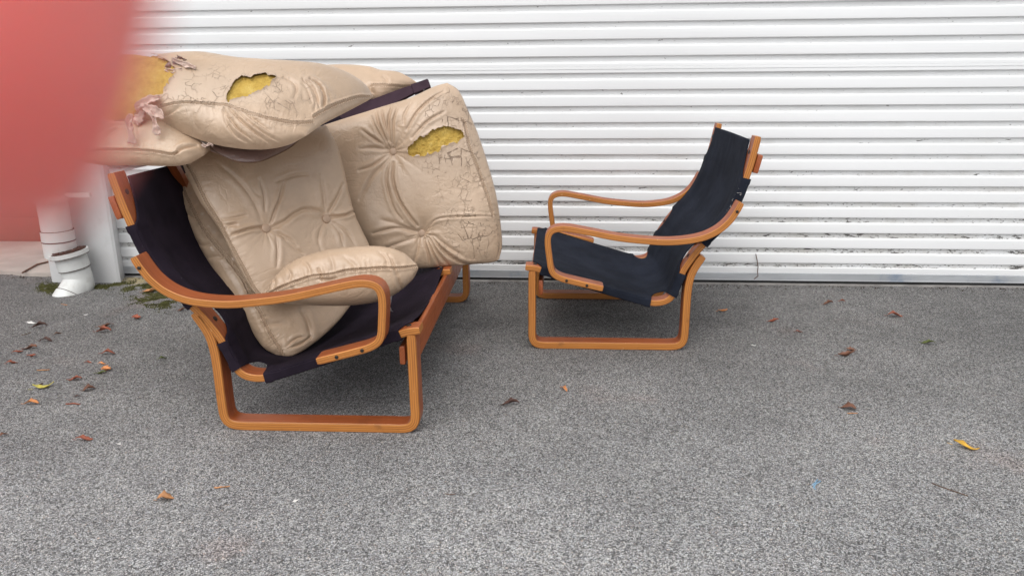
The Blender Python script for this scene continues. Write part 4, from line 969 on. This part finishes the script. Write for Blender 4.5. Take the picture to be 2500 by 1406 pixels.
LV = [
 (404, 1221, 30, 10, 'tan', 'pale tan leaf alone near the bottom edge, left of centre', 'wide'),
 (207, 1075, 30, 5, 'red', 'split red-brown leaf low at left, below all the other left-hand leaves', 'folded'),
 (107, 948, 34, 28, 'yellow', 'yellow-green crescent leaf at the left', 'curved'),
 (98, 945, 16, 80, 'dark', 'tiny dark leaf tucked behind the yellow-green crescent one', 'folded'),
 (105, 905, 22, 6, 'tan', 'pale orange splinter above the yellow-green crescent leaf', 'stick'),
 (76, 988, 26, 0, 'orange', 'orange-tan leaf just under the yellow-green crescent leaf', 'folded'),
 (9, 1064, 16, 60, 'brown', 'brown leaf at the very left edge of the picture', 'folded'),
 (30, 888, 18, 20, 'red', 'small red-brown leaf closest to the left edge above the crescent leaf', 'folded'),
 (45, 861, 16, 20, 'red', 'small plain leaf at left, just left of the redder one', 'folded'),
 (78, 871, 18, -15, 'red', 'red leaf at left, between a flat brown leaf and the orange splinter', 'folded'),
 (74, 852, 26, 8, 'brown', 'flat brown leaf above the red leaf at left', 'folded'),
 (97, 800, 26, 12, 'dark', 'dark brown leaf just right below the white chip at left', 'folded'),
 (113, 834, 22, 5, 'dark', 'thin dark brown leaf below the one beside the white chip', 'folded'),
 (142, 816, 12, 50, 'brown', 'tiny brown leaf fragment in line with the thin dark leaf, to its right', 'folded'),
 (78, 791, 16, 4, 'white_bit', 'white chip on the asphalt in front of the slab', 'chip'),
 (210, 770, 8, 4, 'white_bit', 'small white speck right of the downpipe foot', 'chip'),
 (259, 799, 28, 8, 'brown', 'thin brown leaf just above the star-shaped one, left of the sofa', 'folded'),
 (252, 812, 30, -4, 'red', 'spread red-brown leaf in the pair left of the sofa', 'folded'),
 (264, 865, 26, 0, 'red', 'red-brown leaf halfway between the pair and the orange leaf, left of the sofa', 'folded'),
 (216, 887, 12, 0, 'red', 'tiny red leaf left of the small orange one', 'folded'),
 (250, 890, 14, -10, 'orange', 'tiny orange leaf above the bigger orange leaf', 'folded'),
 (259, 905, 22, -30, 'orange', 'bright orange leaf touching a green one, left of the sofa', 'wide'),
 (246, 913, 18, 5, 'green', 'green leaf under the bright orange leaf', 'folded'),
 (185, 928, 24, 4, 'red', 'dull red leaf left of the crumpled brown leaf', 'folded'),
 (218, 953, 22, 25, 'brown', 'crumpled brown leaf below the bright orange and green leaves', 'wide'),
 (190, 969, 10, 40, 'dark', 'dark speck of leaf below the crumpled brown leaf', 'folded'),
 (180, 987, 28, -4, 'red', 'thin pinkish leaf stalk left of the sofa leg', 'stick'),
 (333, 779, 20, -25, 'red', 'red leaf between moss and sofa, alone', 'wide'),
 (368, 714, 28, 14, 'tan', 'light tan leaf lying on the moss', 'folded'),
 (445, 759, 18, 10, 'brown', 'brown leaf by the sofa arm behind the moss', 'folded'),
 (470, 754, 14, -30, 'red', 'red leaf tucked against the sofa back', 'folded'),
 (397, 878, 16, 30, 'green', 'small dark green leaf left of the sofa leg', 'folded'),
 (156, 745, 16, -25, 'tan', 'pale straw-coloured leaf in front of the downpipe foot', 'stick'),
 (291, 1085, 8, 0, 'white_bit', 'small white pebble right of the split red-brown leaf', 'chip'),
 (722, 1224, 12, 30, 'white_bit', 'pinkish white chip near the bottom, below the sofa', 'chip'),
 (542, 1191, 30, 10, 'tan', 'thin tan straw near the bottom, below the sofa', 'stick'),
 (1247, 990, 38, 3, 'dark', 'curled dark brown leaf between the sofa and the chair, in the foreground', 'folded'),
 (1377, 952, 22, -60, 'orange', 'orange-tan leaf in front of the chair', 'folded'),
 (1171, 684, 20, -10, 'red', 'left one of two red leaves at the shutter foot behind the sofa leg', 'folded'),
 (1199, 684, 18, 20, 'red', 'right one of two red leaves at the shutter foot, nearer the chair', 'folded'),
 (1764, 761, 20, 0, 'orange', 'orange-brown leaf just right of the chair', 'folded'),
 (1888, 786, 22, 5, 'red', 'red leaf right of the chair, beyond the orange-brown one', 'folded'),
 (2022, 744, 22, 10, 'brown', 'brown leaf near the shutter at right, the bigger of two', 'folded'),
 (2056, 737, 12, -20, 'red', 'smaller red leaf near the shutter at right', 'folded'),
 (2184, 773, 28, -6, 'red', 'long dull red leaf near the shutter at far right', 'folded'),
 (1950, 811, 14, 0, 'red', 'small pale red leaf right of the chair in open asphalt', 'folded'),
 (2078, 857, 18, -35, 'brown', 'upper brown leaf of the pair at right', 'wide'),
 (2067, 870, 34, 0, 'brown', 'lower long brown leaf of the pair at right', 'folded'),
 (2266, 840, 24, -25, 'green', 'green and brown leaf at far right', 'folded'),
 (2072, 999, 28, -15, 'brown', 'red-brown leaf in the right foreground with a splinter beside it', 'wide'),
 (2081, 1010, 20, 0, 'tan', 'pale wood splinter beside the red-brown leaf in the right foreground', 'stick'),
 (2357, 1095, 42, -35, 'mustard', 'mustard yellow crescent leaf at the right', 'curved'),
 (1036, 745, 12, 10, 'white_bit', 'small white chip right of the right-hand chair', 'chip'),
]
LV[-1] = (1840, 845, 10, 5, 'white_bit', 'small white chip on open asphalt right of the chair', 'chip')
for i, a_ in enumerate(LV): leaf(a_[0], a_[1], a_[2], a_[3], a_[4], a_[5], a_[6], seed=i)
def twig(name, pts, r, label, cat, m, grp=None):
    bm = bmesh.new(); tube(bm, [Vector(p.tolist()) + Vector((0, 0, r)) for p in pts], r, 6); return from_bm(name, bm, None, [m], label=label, cat=cat)
twig('twig', [gnd(x, y) for x, y in ((2275, 1180), (2300, 1190), (2330, 1200), (2363, 1211))], .0016, 'thin dark twig on the asphalt in the right foreground', 'twig', M['twig'])
twig('twig', [gnd(x, y) for x, y in ((1086, 1205), (1097, 1208), (1112, 1206))], .0013, 'thin brown twig on the asphalt below the middle', 'twig', M['twig'])
twig('twig', [gnd(x, y) for x, y in ((52, 819), (62, 817), (76, 812))], .0016, 'short dark twig at left below the white chip', 'twig', M['twig'])
twig('twig', [gnd(x, y, .024) for x, y in ((55, 668), (90, 648), (118, 641))], .005, 'brown stick on the concrete slab beside the downpipe', 'twig', M['twig'])
twig('twig', [np.array(wall_pt(s, z, o_)) for s, z, o_ in ((1.283, .165, .03), (1.292, .13, .035), (1.30, .095, .03), (1.297, .07, .04), (1.30, .05, .045), (1.28, .035, .05))], .0022, 'bent dark twig caught on the shutter bottom rail, right of the chair', 'twig', M['twig'])
bm = bmesh.new()
for k_, pts in enumerate([((1985, 1192), (1992, 1182), (2003, 1176)), ((1982, 1186), (1990, 1180), (1996, 1172)), ((1990, 1184), (1986, 1190), (1991, 1196))]):
    tube(bm, [Vector(gnd(x, y).tolist()) + Vector((0, 0, .003)) for x, y in pts], .0012, 5)
from_bm('blue_fibres', bm, None, [M['blue']], label='scrap of light blue plastic fibre on the asphalt', cat='fibre')

# ------------------------------------------------------------------ the photographer's hand at the lens
def cam_pt(r, u, f): return C_ + R_ * r + U_ * u + F_ * f
mS, tS, bS = mat('skin', (.66, .20, .15), .55, .3); kS = NT(tS); pS = kS.obj()
cS = kS.mix(kS.smooth(kS.noise(pS, 60, 3, .6), .3, .7), (.82, .19, .17), (.90, .24, .21)); kS.l(cS, bS.inputs['Base Color'])
bS.inputs['Subsurface Weight'].default_value = .7; bS.inputs['Subsurface Radius'].default_value = (1, .25, .15); bS.inputs['Subsurface Scale'].default_value = .010
hand = empty('hand', cam_pt(-.05, .09, .03), label='pink blurred fingertip of the photographer across the top left corner', cat='hand')
ho = np.array(hand.location)
def skin(name, chains, parent, m, lv=2):
    V = []; E = []; Rr = []
    def add(p, r): V.append((np.array(p) - ho).tolist()); Rr.append(r); return len(V) - 1
    root = add(chains[0][0][0], chains[0][0][1]); base = {}
    nodes = {0: root}
    for ci, c in enumerate(chains):
        prev = root if ci == 0 else nodes[c[0]]
        for k, (p, r) in enumerate(c[1:] if ci == 0 else c[1]):
            i = add(p, r); E.append((prev, i)); prev = i
            if ci == 0: nodes[k + 1] = i
    me = bpy.data.meshes.new(name); me.from_pydata(V, E, []); o = link(name, me, parent, [m])
    o.modifiers.new('skin', 'SKIN'); sl = me.skin_vertices[0].data
    for i, r in enumerate(Rr): sl[i].radius = (r, r); sl[i].use_root = (i == 0)
    sb = o.modifiers.new('sub', 'SUBSURF'); sb.levels = lv; sb.render_levels = lv
    o.modifiers['skin'].use_smooth_shade = True
    return o
cp = cam_pt
# wrist -> palm -> knuckles; index finger comes down past the lens, the others curl behind it, off the picture
palm = [(cp(-.085, .150, -.02), .026), (cp(-.075, .125, -.005), .030), (cp(-.062, .100, .012), .030), (cp(-.050, .085, .022), .020)]
skin('palm', [palm,
     (3, [(cp(-.036, .060, .034), .0098), (cp(-.026, .034, .033), .0100), (cp(-.0230, .018, .030), .0099), (cp(-.0224, .0074, .0265), .0094), (cp(-.0226, .0018, .0250), .0074)]),
     (3, [(cp(-.058, .058, .036), .0098), (cp(-.055, .030, .040), .0090), (cp(-.050, .008, .032), .0084), (cp(-.049, .000, .028), .0064)]),
     (3, [(cp(-.076, .058, .034), .0094), (cp(-.075, .032, .038), .0086), (cp(-.070, .012, .030), .0080), (cp(-.069, .005, .026), .0060)]),
     (2, [(cp(-.095, .066, .026), .0084), (cp(-.095, .046, .030), .0074), (cp(-.090, .030, .024), .0068), (cp(-.089, .024, .021), .0052)]),
     (1, [(cp(-.050, .110, -.018), .0135), (cp(-.040, .085, -.034), .0105), (cp(-.036, .062, -.036), .0095), (cp(-.036, .052, -.035), .0070)])], hand, mS)
bm = bmesh.new(); P0 = Vector((cp(-.083, .145, -.017) - ho).tolist()); P1 = Vector((cp(-.16, .02 + .28, -.22) - ho).tolist())
tube(bm, [P0 + (P1 - P0) * t for t in (0, .02, .1, .4, 1)], [.030, .034, .036, .042, .05], 28)
from_bm('sleeve', bm, hand, [m_simple('sleeve_cloth', (.08, .1, .14), .9)])
